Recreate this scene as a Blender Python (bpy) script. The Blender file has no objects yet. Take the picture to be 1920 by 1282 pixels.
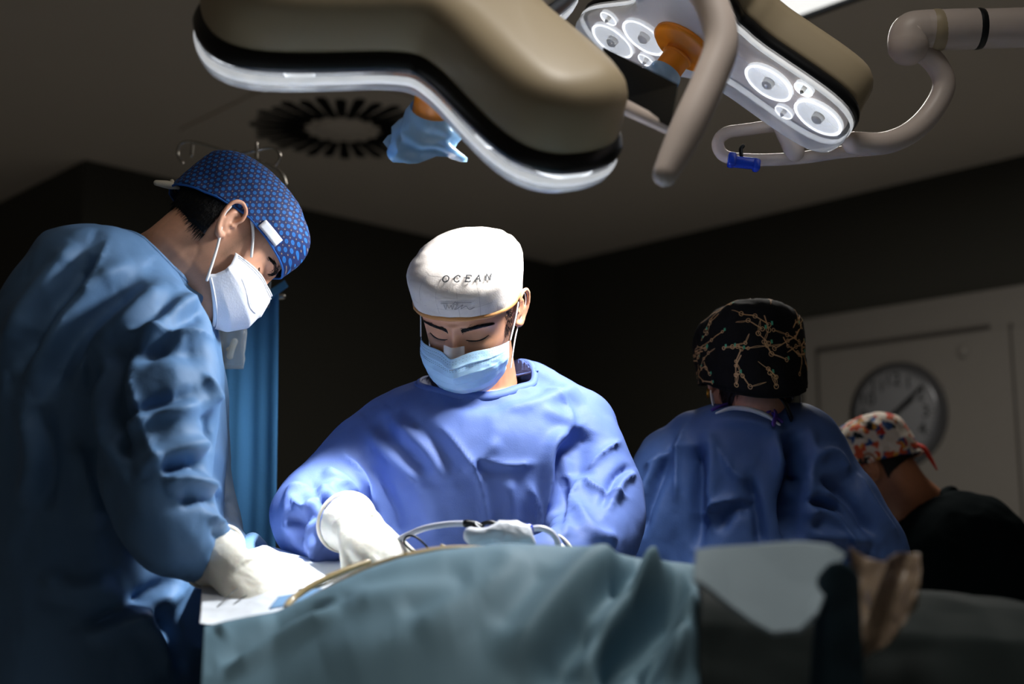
import bpy, bmesh, math, random
import numpy as np
from mathutils import Vector, Matrix
from mathutils.bvhtree import BVHTree
random.seed(7); rng = np.random.default_rng(7)
scn = bpy.context.scene
COL = scn.collection
R = math.radians

# ------------------------------------------------------------------ camera
FPX = 2400.0; PITCH = math.atan(409/2400.0); CAMZ = 1.17
cam_d = bpy.data.cameras.new('camera'); cam = bpy.data.objects.new('camera', cam_d); COL.objects.link(cam)
cam.location = (0, 0, CAMZ); cam.rotation_euler = (math.pi/2 + PITCH, 0, 0)
cam_d.sensor_width = 36.0; cam_d.lens = 36.0*FPX/1920.0
cam_d.dof.use_dof = True; cam_d.dof.focus_distance = 2.05; cam_d.dof.aperture_fstop = 2.4
cam_d.clip_start = 0.05
scn.camera = cam
# ------------------------------------------------------------------ world, exposure
wd = bpy.data.worlds.new('world'); scn.world = wd; wd.use_nodes = True
bg = wd.node_tree.nodes['Background']; bg.inputs[0].default_value = (1.0, 0.88, 0.74, 1); bg.inputs[1].default_value = 0.035
vs = scn.view_settings
vs.view_transform = 'Standard'; vs.look = 'None'; vs.gamma = 1.0; vs.use_curve_mapping = False
vs.exposure = 0.0
KEY1 = 60.0      # watts of the lamp seen from behind
KEY2 = 52.0      # watts of the lamp whose face is seen
ROOM = 6.5      # watts of the unseen fill panel added above the table
FARP = 24.0      # watts of the lit panel seen at the top right
PANEL = 1.0      # emission of both ceiling panel diffusers

# ------------------------------------------------------------------ helpers
CP, SP = math.cos(PITCH), math.sin(PITCH)
def ray(px, py):
    a = (px-960)/FPX; b = -(py-641)/FPX
    return Vector((a, CP-b*SP, SP+b*CP))
def W(px, py, Y):
    d = ray(px, py); return Vector((0, 0, CAMZ)) + d*(Y/d.y)
def WZ(px, py, z):
    d = ray(px, py); return Vector((0, 0, CAMZ)) + d*((z-CAMZ)/d.z)
def project(V):
    """world points -> pixel coordinates and depth"""
    q = np.asarray(V, float) - np.array([0, 0, CAMZ])
    dep = q[:, 1]*CP + q[:, 2]*SP
    up = -q[:, 1]*SP + q[:, 2]*CP
    return 960 + FPX*q[:, 0]/dep, 641 - FPX*up/dep, dep

_perm = np.arange(256); np.random.default_rng(3).shuffle(_perm); _perm = np.concatenate([_perm, _perm, _perm])
_grad = np.random.default_rng(4).normal(size=(256, 3)); _grad /= np.linalg.norm(_grad, axis=1)[:, None]
def perlin(P):
    P = np.asarray(P, float); i = np.floor(P).astype(int); f = P - i; i &= 255
    u = f*f*f*(f*(f*6-15)+10); out = 0
    for dx in (0, 1):
        for dy in (0, 1):
            for dz in (0, 1):
                h = _perm[_perm[_perm[(i[:, 0]+dx) & 255]+((i[:, 1]+dy) & 255)]+((i[:, 2]+dz) & 255)] & 255
                g = _grad[h]; d = ((f-np.array([dx, dy, dz]))*g).sum(1)
                wx = u[:, 0] if dx else 1-u[:, 0]; wy = u[:, 1] if dy else 1-u[:, 1]; wz = u[:, 2] if dz else 1-u[:, 2]
                out = out + d*wx*wy*wz
    return out
def ridged(P): return 1 - 2*np.abs(perlin(P))*1.6

def tag(o, label=None, cat=None, group=None, kind=None):
    if label: o['label'] = label
    if cat: o['category'] = cat
    if group: o['group'] = group
    if kind: o['kind'] = kind
    return o
def empty(name, loc, label=None, cat=None, group=None):
    o = bpy.data.objects.new(name, None); COL.objects.link(o); o.location = loc; o.empty_display_size = .05
    return tag(o, label, cat, group)
def rootof(o):
    v = Vector((0, 0, 0))
    while o is not None: v = v + Vector(o.location); o = o.parent
    return v
def to_mesh(name, V, F, mat=None, smooth=True):
    me = bpy.data.meshes.new(name)
    if len(V) > 4000 and all(len(f) == 4 for f in F):
        A_ = np.asarray(F, np.int32); n = len(A_); me.vertices.add(len(V)); me.vertices.foreach_set('co', np.asarray(V, np.float32).ravel())
        me.loops.add(4*n); me.loops.foreach_set('vertex_index', A_.ravel()); me.polygons.add(n)
        me.polygons.foreach_set('loop_start', np.arange(0, 4*n, 4, dtype=np.int32)); me.update(calc_edges=True)
    else:
        me.from_pydata([tuple(map(float, v)) for v in V], [], [tuple(map(int, f)) for f in F]); me.update()
    if smooth: me.polygons.foreach_set('use_smooth', np.ones(len(me.polygons), bool))
    if mat: me.materials.append(mat)
    return me
def obj(name, V, F, mat, parent=None, smooth=True, label=None, cat=None, group=None, kind=None, me=None):
    """world-space vertices -> one object, origin kept at its parent's base"""
    if me is None: me = to_mesh(name, V, F, mat, smooth)
    o = bpy.data.objects.new(name, me); COL.objects.link(o)
    if parent is not None:
        o.parent = parent; o.location = -rootof(parent)
    return tag(o, label, cat, group, kind)
def join(parts):
    V = []; F = []; n = 0
    for v, f in parts:
        V.append(np.asarray(v, float)); F += [tuple(int(i)+n for i in q) for q in f]; n += len(v)
    return np.concatenate(V), F
def loft(rings, cap=True):
    """rings: list of (n,3) arrays -> closed tube"""
    m = len(rings); n = len(rings[0]); V = np.concatenate([np.asarray(r, float) for r in rings]); F = []
    for i in range(m-1):
        for j in range(n):
            k = (j+1) % n; F.append((i*n+j, i*n+k, (i+1)*n+k, (i+1)*n+j))
    if cap:
        F.append(tuple(range(n-1, -1, -1))); F.append(tuple((m-1)*n+j for j in range(n)))
    return V, F
def catmull(P, per=8):
    P = [np.asarray(p, float) for p in P]
    if len(P) < 3:
        return np.array([P[0]+(P[-1]-P[0])*t for t in np.linspace(0, 1, per+1)])
    Q = [2*P[0]-P[1]] + P + [2*P[-1]-P[-2]]; out = []
    for i in range(1, len(Q)-2):
        for t in np.linspace(0, 1, per, endpoint=False):
            a, b, c, d = Q[i-1], Q[i], Q[i+1], Q[i+2]
            out.append(.5*((2*b)+(-a+c)*t+(2*a-5*b+4*c-d)*t*t+(-a+3*b-3*c+d)*t**3))
    out.append(P[-1]); return np.array(out)
def tube(P, r, n=12, per=8, smooth=True, cap=True, flat=1.0):
    """swept tube along points; r scalar or list per control point, rounded ends"""
    rr = np.full(len(P), r, float) if np.isscalar(r) else np.asarray(r, float)
    Q = np.concatenate([np.array([list(p) for p in P]), rr[:, None]], 1)
    C = catmull(list(Q), per) if smooth else Q
    X = C[:, :3]; rad = np.maximum(C[:, 3], 1e-4); T = np.gradient(X, axis=0); T /= np.linalg.norm(T, axis=1)[:, None]+1e-12
    up = np.array([0, 0, 1.]) if abs(T[0][2]) < .9 else np.array([1., 0, 0])
    rings = []; a = np.linspace(0, 2*np.pi, n, endpoint=False)
    N = np.cross(T[0], up); N /= np.linalg.norm(N)
    frames = []
    for i in range(len(X)):
        N = N - T[i]*(N@T[i]); N /= np.linalg.norm(N)+1e-12; B = np.cross(T[i], N); frames.append((N.copy(), B))
    def ring(c, N, B, q): return c + q*(np.cos(a)[:, None]*N*1.0+np.sin(a)[:, None]*B*flat)
    if cap is True:
        for t in (80, 55, 28): rings.append(ring(X[0]-T[0]*rad[0]*math.sin(R(t)), *frames[0], rad[0]*math.cos(R(t))))
    for i in range(len(X)): rings.append(ring(X[i], *frames[i], rad[i]))
    if cap is True:
        for t in (28, 55, 80): rings.append(ring(X[-1]+T[-1]*rad[-1]*math.sin(R(t)), *frames[-1], rad[-1]*math.cos(R(t))))
    V, F = loft(rings, bool(cap)); return V, [f[::-1] for f in F]
def ellrings(specs, n=40, power=2.0):
    """specs: (center, hx, hy) horizontal superellipse rings"""
    a = np.linspace(0, 2*np.pi, n, endpoint=False); c, s = np.cos(a), np.sin(a); e = 2/power; out = []
    for ce, hx, hy in specs:
        out.append(np.stack([ce[0]+hx*np.sign(c)*np.abs(c)**e, ce[1]+hy*np.sign(s)*np.abs(s)**e, np.full(n, ce[2])], 1))
    return out
def interp_specs(specs, m=24):
    A = np.array([[*c, hx, hy] for c, hx, hy in specs]); C = catmull(list(A), 4)
    return [((r[0], r[1], r[2]), r[3], r[4]) for r in C]
def ball(c, r, n=12, m=8):
    r = np.array([r, r, r]) if np.isscalar(r) else np.asarray(r, float); rings = []
    a = np.linspace(0, 2*np.pi, n, endpoint=False)
    for t in np.linspace(-89, 89, m):
        rings.append(np.asarray(c)+np.stack([r[0]*np.cos(a)*math.cos(R(t)), r[1]*np.sin(a)*math.cos(R(t)), np.full(n, r[2]*math.sin(R(t)))], 1))
    return loft(rings)
def box(c, h, M=None, bev=0.0):
    bm = bmesh.new(); bmesh.ops.create_cube(bm, size=2.0)
    for v in bm.verts: v.co = Vector((v.co.x*h[0], v.co.y*h[1], v.co.z*h[2]))
    if bev: bmesh.ops.bevel(bm, geom=list(bm.edges), offset=bev, segments=2, affect='EDGES', profile=.5)
    V = np.array([list(((M @ v.co) if M else v.co)+Vector(c)) for v in bm.verts]); F = [[v.index for v in f.verts] for f in bm.faces]
    bm.free(); return V, F
def evalmod(V, F, setup):
    me = to_mesh('tmp', V, F); ob = bpy.data.objects.new('tmp', me); COL.objects.link(ob); setup(ob)
    bpy.context.view_layer.update(); dg = bpy.context.evaluated_depsgraph_get()
    m2 = bpy.data.meshes.new_from_object(ob.evaluated_get(dg), depsgraph=dg)
    n = len(m2.vertices); co = np.empty(n*3); m2.vertices.foreach_get('co', co)
    nl = len(m2.loops); li = np.empty(nl, np.int32); m2.loops.foreach_get('vertex_index', li)
    if nl == 4*len(m2.polygons): Fo = li.reshape(-1, 4)
    else: Fo = [tuple(p.vertices) for p in m2.polygons]
    bpy.data.objects.remove(ob); bpy.data.meshes.remove(me); bpy.data.meshes.remove(m2)
    return co.reshape(-1, 3), Fo
def edges_of(F):
    if isinstance(F, np.ndarray):
        E = np.concatenate([F[:, [0, 1]], F[:, [1, 2]], F[:, [2, 3]], F[:, [3, 0]]]); E.sort(axis=1)
        k = E[:, 0].astype(np.int64)*(E.max()+1)+E[:, 1]; _, i = np.unique(k, return_index=True); return E[i]
    E = set()
    for f in F:
        for i in range(len(f)):
            a, b = f[i], f[(i+1) % len(f)]; E.add((a, b) if a < b else (b, a))
    return np.array(list(E))
def lap(V, F, it, lam=.5, w=None):
    E = edges_of(F); n = len(V); deg = np.bincount(E.ravel(), minlength=n)[:, None].clip(1); V = V.copy()
    for _ in range(it):
        S = np.zeros_like(V)
        for k in range(3):
            S[:, k] = np.bincount(E[:, 0], V[E[:, 1], k], n)+np.bincount(E[:, 1], V[E[:, 0], k], n)
        d = lam*(S/deg-V); V += d if w is None else d*w[:, None]
    return V
def remesh(parts, voxel, smooth=6, sub=0):
    V, F = join(parts)
    def st(ob):
        m = ob.modifiers.new('r', 'REMESH'); m.mode = 'VOXEL'; m.voxel_size = voxel; m.adaptivity = 0
    V, F = evalmod(V, F, st)
    if smooth: V = lap(V, F, smooth)
    if sub:
        def s2(ob):
            m = ob.modifiers.new('s', 'SUBSURF'); m.levels = sub; m.render_levels = sub
        V, F = evalmod(V, F, s2)
    return V, F
def normals(V, F):
    N = np.zeros_like(V); Q = F if isinstance(F, np.ndarray) else np.array([f if len(f) == 4 else (f[0], f[1], f[2], f[2]) for f in F])
    n = np.cross(V[Q[:, 2]]-V[Q[:, 0]], V[Q[:, 3]]-V[Q[:, 1]])
    t = Q[:, 2] == Q[:, 3]
    n[t] = np.cross(V[Q[t, 1]]-V[Q[t, 0]], V[Q[t, 2]]-V[Q[t, 0]])
    for k in range(4):
        for c in range(3): N[:, c] += np.bincount(Q[:, k], n[:, c], len(V))
    return N/(np.linalg.norm(N, axis=1)[:, None]+1e-12)
def folds(V, F, strokes):
    """press folds into cloth: stroke = (points, width, height, shape)"""
    PX, PY, dep = project(V); N = normals(V, F)
    view = V-np.array([0, 0, CAMZ]); view /= np.linalg.norm(view, axis=1)[:, None]
    face = np.clip(-(N*view).sum(1)*2.5, 0, 1); D = np.zeros(len(V))
    for pts, wd_, amp, shape in strokes:
        P = catmull([(p[0], p[1]) for p in pts], 4); mg = 4*wd_*FPX/1.1
        sel = np.nonzero((PX > P[:, 0].min()-mg) & (PX < P[:, 0].max()+mg) & (PY > P[:, 1].min()-mg) & (PY < P[:, 1].max()+mg) & (face > 0))[0]
        if not len(sel): continue
        px, py = PX[sel], PY[sel]; k_n = len(sel)
        best = np.full(k_n, 1e9); sgn = np.ones(k_n); tt = np.zeros(k_n); m = len(P)-1
        for i in range(m):
            a, b = P[i], P[i+1]; d = b-a; L2 = d@d+1e-9
            t = np.clip(((px-a[0])*d[0]+(py-a[1])*d[1])/L2, 0, 1)
            qx, qy = px-a[0]-t*d[0], py-a[1]-t*d[1]; ds = np.hypot(qx, qy); k = ds < best
            best[k] = ds[k]; sgn[k] = np.sign(d[0]*qy-d[1]*qx)[k]; tt[k] = ((i+t)/m)[k]
        x = best*dep[sel]/FPX/wd_; end = np.clip(np.minimum(tt, 1-tt)*5, .12, 1)
        if shape == 'ridge': p = np.exp(-x*x)
        elif shape == 'sharp': p = np.exp(-1.6*x)
        else: p = sgn*x*np.exp(-x*x)*2.2
        D[sel] += amp*p*face[sel]*end
    return V + N*D[:, None]
def crumple(V, F, amp, scale, stretch=(1, 1, 1), seed=0, mask=None):
    N = normals(V, F); P = V*np.array(stretch)*scale+seed
    P = P + .6*np.stack([perlin(P*.7+11), perlin(P*.7+23), perlin(P*.7+37)], 1)
    d = ridged(P)*.65+ridged(P*2.1+5)*.35
    d = d*amp
    if mask is not None: d = d*mask
    return V+N*d[:, None]

def facets(V, F, amp, cell, stretch=(1, 1, .6), seed=0, mask=None):
    """crisp paper-like creases: difference of two warped nearest-seed fields"""
    P = V*np.array(stretch)/cell; P = P+.55*np.stack([perlin(P*.8+seed+1), perlin(P*.8+seed+31), perlin(P*.8+seed+57)], 1)
    lo, hi = P.min(0)-1, P.max(0)+1; out = 0
    for sgn, sd in ((1, 1), (-1, 2)):
        g = np.random.default_rng(seed*10+sd); n = 400
        tr = P[g.integers(0, len(P), n)]+g.normal(size=(n, 3))*.25
        D2 = ((tr[:, None]-tr[None])**2).sum(2); kp = np.ones(n, bool)
        for a in range(n):
            if kp[a]: kp[a+1:] &= D2[a, a+1:] > .45
        S = tr[kp]; wt = g.uniform(.7, 1.3, len(S)); best = np.full(len(P), 9.0)
        for q, w in zip(S, wt):
            m = np.nonzero((np.abs(P[:, 2]-q[2]) < 2) & (np.abs(P[:, 0]-q[0]) < 2))[0]; best[m] = np.minimum(best[m], np.sqrt(((P[m]-q)**2).sum(1)+.04)*w)
        out = out+sgn*np.minimum(best, 1.4)
    d = out*amp
    if mask is not None: d = d*mask
    return V+normals(V, F)*d[:, None]

# ------------------------------------------------------------------ materials
class NT:
    def __init__(s, name):
        s.m = bpy.data.materials.new(name); s.m.use_nodes = True; s.t = s.m.node_tree
        s.b = s.t.nodes['Principled BSDF']; s.out = s.t.nodes['Material Output']
    def n(s, typ, **kw):
        nd = s.t.nodes.new(typ)
        for k, v in kw.items():
            if k.startswith('i_'): nd.inputs[int(k[2:])].default_value = v
            else: setattr(nd, k, v)
        return nd
    def l(s, a, ao, b, bi): s.t.links.new(a.outputs[ao], b.inputs[bi])
    def math(s, op, a, b=None, c=None):
        nd = s.t.nodes.new('ShaderNodeMath'); nd.operation = op
        for i, x in enumerate((a, b, c)):
            if x is None: continue
            if isinstance(x, (int, float)): nd.inputs[i].default_value = x
            else: s.t.links.new(x, nd.inputs[i])
        return nd.outputs[0]
    def mix(s, fac, a, b):
        nd = s.t.nodes.new('ShaderNodeMix'); nd.data_type = 'RGBA'
        for sock, x in ((nd.inputs[0], fac), (nd.inputs[6], a), (nd.inputs[7], b)):
            if isinstance(x, (int, float)): sock.default_value = x
            elif isinstance(x, tuple): sock.default_value = x
            else: s.t.links.new(x, sock)
        return nd.outputs[2]
def c4(h):
    h = [h[i:i+2] for i in (0, 2, 4)]; v = [int(x, 16)/255 for x in h]
    return tuple([(x/12.92 if x < .04045 else ((x+.055)/1.055)**2.4) for x in v]+[1.0])
def mat(name, col, rough=.5, metal=0.0, var=.12, vscale=14, bump=0.0, bscale=90, spec=.5, crease=0.0, cscale=18, coat=0, sss=0, trans=0, alpha=1, ior=1.45, emit=None, es=0):
    k = NT(name); b = k.b; co = c4(col) if isinstance(col, str) else (*col, 1)
    tc = k.n('ShaderNodeTexCoord')
    nz = k.n('ShaderNodeTexNoise'); nz.inputs['Scale'].default_value = vscale; nz.inputs['Detail'].default_value = 4
    k.l(tc, 'Object', nz, 'Vector')
    dk = tuple(x*(1-var) for x in co[:3])+(1,); lt = tuple(min(1, x*(1+var)) for x in co[:3])+(1,)
    k.t.links.new(k.mix(nz.outputs[0], dk, lt), b.inputs['Base Color'])
    b.inputs['Roughness'].default_value = rough; b.inputs['Metallic'].default_value = metal
    b.inputs['Specular IOR Level'].default_value = spec; b.inputs['Coat Weight'].default_value = coat
    b.inputs['Transmission Weight'].default_value = trans; b.inputs['Alpha'].default_value = alpha; b.inputs['IOR'].default_value = ior
    if sss:
        b.inputs['Subsurface Weight'].default_value = sss; b.inputs['Subsurface Radius'].default_value = (.6, .25, .12); b.inputs['Subsurface Scale'].default_value = .012
    if emit: b.inputs['Emission Color'].default_value = c4(emit); b.inputs['Emission Strength'].default_value = es
    hgt = None
    if bump:
        n2 = k.n('ShaderNodeTexNoise'); n2.inputs['Scale'].default_value = bscale; n2.inputs['Detail'].default_value = 6; k.l(tc, 'Object', n2, 'Vector')
        bp = k.n('ShaderNodeBump'); bp.inputs['Strength'].default_value = bump; bp.inputs['Distance'].default_value = .002
        k.l(n2, 0, bp, 'Height'); k.l(bp, 0, b, 'Normal'); hgt = bp
    if crease:
        n3 = k.n('ShaderNodeTexNoise'); n3.inputs['Scale'].default_value = cscale*.6; n3.inputs['Detail'].default_value = 2
        k.l(tc, 'Object', n3, 'Vector')
        va = k.n('ShaderNodeMixRGB'); va.inputs[0].default_value = .12; k.l(tc, 'Object', va, 1); k.l(n3, 1, va, 2)
        vo = k.n('ShaderNodeTexVoronoi'); vo.feature = 'DISTANCE_TO_EDGE'; vo.inputs['Scale'].default_value = cscale; k.l(va, 0, vo, 'Vector')
        b2 = k.n('ShaderNodeBump'); b2.inputs['Strength'].default_value = crease; b2.inputs['Distance'].default_value = .012
        k.l(vo, 0, b2, 'Height')
        if hgt: k.l(hgt, 0, b2, 'Normal')
        k.l(b2, 0, b, 'Normal')
    return k.m
M = {}
M['ceil'] = mat('ceiling_paint', 'd2c6b6', .85, var=.05, vscale=1.5, bump=.1)
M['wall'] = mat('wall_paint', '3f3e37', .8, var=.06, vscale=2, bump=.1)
M['floor'] = mat('floor_vinyl', 'c2c4c4', .45, var=.1, vscale=5)
M['doorp'] = mat('door_laminate', '8f8a83', .45, var=.03)
M['black'] = mat('black_plastic', '080b0f', .35, var=.1)
M['dark'] = mat('dark_metal', '14181c', .35, .3)
M['beige'] = mat('lamp_housing', 'b0a084', .42, var=.03, vscale=5)
M['beige2'] = mat('lamp_arm_paint', 'cdbfb7', .4, var=.03, vscale=5)
M['steel'] = mat('steel', 'b9b5ad', .25, 1.0, var=.05)
M['gownC'] = mat('gown_royal', '5a6fab', .62, var=.06, vscale=25, bump=.15, bscale=500, crease=.10, cscale=14, spec=.3)
M['gownL'] = mat('gown_steel_blue', '587ba3', .62, var=.06, vscale=25, bump=.15, bscale=500, crease=.12, cscale=13, spec=.4)
M['gownR'] = mat('gown_blue', '44619a', .58, var=.06, vscale=25, bump=.15, bscale=500, crease=.14, cscale=12, spec=.5)
M['drape'] = mat('drape_teal', '5f7c8b', .7, var=.05, vscale=18, bump=.12, bscale=400, crease=.05, cscale=9, spec=.25)
M['drapeblue'] = mat('drape_blue', '4f8cc0', .75, var=.1, vscale=10, bump=.25, bscale=260, spec=.2)
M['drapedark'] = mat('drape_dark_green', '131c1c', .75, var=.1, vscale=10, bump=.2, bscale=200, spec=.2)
M['sheet'] = mat('sheet_white', 'e6eaf0', .75, var=.03, bump=.15, bscale=200, spec=.2)
M['bluepad'] = mat('pad_light_blue', '7fa8d2', .75, var=.08, bump=.5, bscale=420, spec=.2)
M['towel'] = mat('towel_grey_blue', '84939c', .85, var=.05, bump=.2, bscale=200, spec=.15)
M['glove'] = mat('latex', 'd6d1c4', .42, var=.04, bump=.1, bscale=120, spec=.4, sss=.15, crease=.05, cscale=60)
M['skinL'] = mat('skin_fair', 'd79c7c', .5, var=.1, vscale=30, bump=.12, bscale=420, sss=.12, spec=.35)
M['scrub'] = mat('scrub_dark', '0d1517', .9, var=.1, bump=.2, bscale=300, spec=.04)
M['trouser'] = mat('trouser_blue', '24407a', .8, var=.1)
M['clog'] = mat('clog_white', 'd5d5d2', .5)
M['hair'] = mat('hair_dark', '0d0a09', .45, var=.4, vscale=120, bump=.8, bscale=220)
M['hairb'] = mat('hair_brown', '2a1610', .45, var=.4, vscale=120, bump=.8, bscale=220)
M['maskblue'] = mat('mask_light_blue', 'a9cbe6', .7, var=.04, bump=.15, bscale=500, spec=.25, sss=.1)
M['maskwhite'] = mat('mask_white', 'e8e8ee', .7, var=.02, bump=.15, bscale=400, spec=.25)
M['white'] = mat('white_cord', 'eceae6', .5, var=.03)
M['cream'] = mat('cotton_cream', 'cfc4ae', .8, var=.1, bump=.4, bscale=300)
M['tan'] = mat('tube_tan', 'a68f60', .35, var=.08, coat=.3)
M['tubewhite'] = mat('tube_white', 'cfd0dd', .3, var=.05, coat=.3)
M['orange'] = mat('handle_orange', 'f08a1a', .4, var=.04)
M['trimorange'] = mat('trim_orange', 'b57b45', .7, var=.1, bump=.3)
M['purple'] = mat('trim_purple', '5b3fa6', .7, var=.1)
M['bluepl'] = mat('plastic_blue', '123fc0', .25, var=.2, coat=.4)
M['whitepl'] = mat('plastic_white', 'dcdde2', .35, var=.05)
M['redties'] = mat('tie_red', 'c22a10', .8, var=.15)
M['navyprint'] = mat('print_ink', '16161a', .8)
M['greyprint'] = mat('print_faint', '6f6862', .8)
M['gold'] = mat('gold', 'c9963e', .25, 1.0)
M['clockface'] = mat('clock_face', '8c8d90', .5, var=.02)
M['clockrim'] = mat('clock_rim', '7b7c80', .3, .5, var=.02)
M['ink'] = mat('clock_ink', '0b0c0e', .6)
M['groove'] = mat('groove_dark', '57524d', .6)
def glassy(name, col, alpha, rough=.08):
    k = NT(name); tr = k.n('ShaderNodeBsdfTransparent'); tr.inputs[0].default_value = c4(col)
    gl = k.n('ShaderNodeBsdfPrincipled'); gl.inputs['Base Color'].default_value = c4(col); gl.inputs['Roughness'].default_value = rough
    nz = k.n('ShaderNodeTexNoise'); nz.inputs['Scale'].default_value = 40; bp = k.n('ShaderNodeBump'); bp.inputs['Strength'].default_value = .15; bp.inputs['Distance'].default_value = .002
    k.l(nz, 0, bp, 'Height'); k.l(bp, 0, gl, 'Normal')
    mx = k.n('ShaderNodeMixShader'); fr = k.n('ShaderNodeLayerWeight'); fr.inputs[0].default_value = .35
    f = k.math('MULTIPLY_ADD', fr.outputs[1], 1-alpha, alpha)
    k.t.links.new(f, mx.inputs[0]); k.l(tr, 0, mx, 1); k.l(gl, 0, mx, 2); k.l(mx, 0, k.out, 0)
    return k.m
M['acrylic'] = glassy('acrylic', 'f4f6f8', .10)
M['bag'] = glassy('clear_plastic', 'e8eef2', .13)
M['bluebag'] = glassy('blue_plastic_film', '9cc6ea', .55, .2)
M['tape'] = glassy('clear_tape', 'f4f2ee', .38, .3)
def emitter(name, col, s):
    k = NT(name); k.b.inputs['Base Color'].default_value = (0.8, .8, .8, 1)
    nz = k.n('ShaderNodeTexNoise'); nz.inputs['Scale'].default_value = 30
    k.t.links.new(k.mix(nz.outputs[0], c4(col), (1, 1, 1, 1)), k.b.inputs['Emission Color']); k.b.inputs['Emission Strength'].default_value = s
    return k.m
M['led'] = emitter('led_ring', 'eef4ff', 2.2)
M['ledsoft'] = emitter('led_reflector', 'dfe6ee', .75)
M['rimglow'] = emitter('acrylic_rim_lit', 'c9cfd6', .55)
M['panel'] = emitter('ceiling_panel', 'f2f1ea', PANEL)
def skin_beard(name, col, beard):
    k = NT(name); at = k.n('ShaderNodeAttribute'); at.attribute_name = 'stubble'
    nz = k.n('ShaderNodeTexNoise'); nz.inputs['Scale'].default_value = 26; nz.inputs['Detail'].default_value = 5
    n2 = k.n('ShaderNodeTexNoise'); n2.inputs['Scale'].default_value = 520
    a = c4(col); base = k.mix(nz.outputs[0], tuple(x*.86 for x in a[:3])+(1,), tuple(min(1, x*1.12) for x in a[:3])+(1,))
    f = k.math('MULTIPLY', at.outputs['Fac'], k.math('MULTIPLY_ADD', n2.outputs[0], 1.2, .1))
    k.t.links.new(k.mix(f, base, c4(beard)), k.b.inputs['Base Color'])
    k.b.inputs['Roughness'].default_value = .48; k.b.inputs['Subsurface Weight'].default_value = .12; k.b.inputs['Subsurface Scale'].default_value = .012
    k.b.inputs['Subsurface Radius'].default_value = (.6, .25, .12)
    bp = k.n('ShaderNodeBump'); bp.inputs['Strength'].default_value = .15; bp.inputs['Distance'].default_value = .001
    k.l(n2, 0, bp, 'Height'); k.l(bp, 0, k.b, 'Normal'); return k.m
M['skinC'] = skin_beard('skin_warm', 'c98f6e', '3a2a22')
M['skinLb'] = skin_beard('skin_fair_stubble', 'd9a081', '6a5040')
M['skinR'] = skin_beard('skin_rose', 'd39a80', '6a4a3c')
M['skinF'] = skin_beard('skin_olive', 'ad7250', '3a2a22')
# dotted blue cotton: hexagonal lattice of discs on the cap's UVs (metres)
def dotted():
    k = NT('cap_dotted_blue'); uv = k.n('ShaderNodeUVMap'); sep = k.n('ShaderNodeSeparateXYZ'); k.l(uv, 0, sep, 0)
    S = .0125
    def lattice(ox, oy):
        x = k.math('SUBTRACT', k.math('FRACT', k.math('ADD', k.math('DIVIDE', sep.outputs[0], S), ox)), .5)
        y = k.math('MULTIPLY', k.math('SUBTRACT', k.math('FRACT', k.math('ADD', k.math('DIVIDE', sep.outputs[1], S*1.25), oy)), .5), 1.25)
        return k.math('SQRT', k.math('ADD', k.math('MULTIPLY', x, x), k.math('MULTIPLY', y, y)))
    d = k.math('MINIMUM', lattice(0, 0), lattice(.5, .5)); d2 = k.math('MINIMUM', lattice(.5, 0), lattice(0, .5))
    disc = k.math('LESS_THAN', d, .23); core = k.math('LESS_THAN', d, .09); tan = k.math('LESS_THAN', d2, .075)
    c = k.mix(disc, c4('0d2258'), c4('1268b2')); c = k.mix(core, c, c4('1a5aa6')); c = k.mix(tan, c, c4('8d7a66'))
    k.t.links.new(c, k.b.inputs['Base Color']); k.b.inputs['Roughness'].default_value = .75
    nz = k.n('ShaderNodeTexNoise'); nz.inputs['Scale'].default_value = 300; bp = k.n('ShaderNodeBump'); bp.inputs['Strength'].default_value = .2; bp.inputs['Distance'].default_value = .001
    k.l(nz, 0, bp, 'Height'); k.l(bp, 0, k.b, 'Normal'); return k.m
M['capL'] = dotted()
def capwhite():
    k = NT('cap_offwhite_print'); uv = k.n('ShaderNodeUVMap'); sep = k.n('ShaderNodeSeparateXYZ'); k.l(uv, 0, sep, 0)
    gx = k.math('LESS_THAN', k.math('ABSOLUTE', k.math('SUBTRACT', k.math('FRACT', k.math('DIVIDE', sep.outputs[0], .028)), .5)), .014)
    gy = k.math('LESS_THAN', k.math('ABSOLUTE', k.math('SUBTRACT', k.math('FRACT', k.math('DIVIDE', sep.outputs[1], .040)), .5)), .010)
    nz = k.n('ShaderNodeTexNoise'); nz.inputs['Scale'].default_value = 30; nz.inputs['Detail'].default_value = 6; tc = k.n('ShaderNodeTexCoord'); k.l(tc, 'Object', nz, 'Vector')
    g = k.math('MULTIPLY', k.math('MAXIMUM', gx, gy), k.math('GREATER_THAN', nz.outputs[0], .47))
    base = k.mix(nz.outputs[0], c4('b7aaa0'), c4('d3c9c1'))
    k.t.links.new(k.mix(k.math('MULTIPLY', g, .45), base, c4('7d736c')), k.b.inputs['Base Color']); k.b.inputs['Roughness'].default_value = .85
    n2 = k.n('ShaderNodeTexNoise'); n2.inputs['Scale'].default_value = 500; k.l(tc, 'Object', n2, 'Vector'); bp = k.n('ShaderNodeBump'); bp.inputs['Strength'].default_value = .3; bp.inputs['Distance'].default_value = .001
    k.l(n2, 0, bp, 'Height'); k.l(bp, 0, k.b, 'Normal'); return k.m
M['capC'] = capwhite()
M['capR'] = mat('cap_black', '07080c', .8, var=.3, vscale=60, bump=.2, bscale=400, spec=.25)
M['chain'] = mat('print_gold', 'd2a676', .7, var=.15, vscale=200)
M['greenprint'] = mat('print_green', '4fae86', .7, var=.2, vscale=200)
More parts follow.
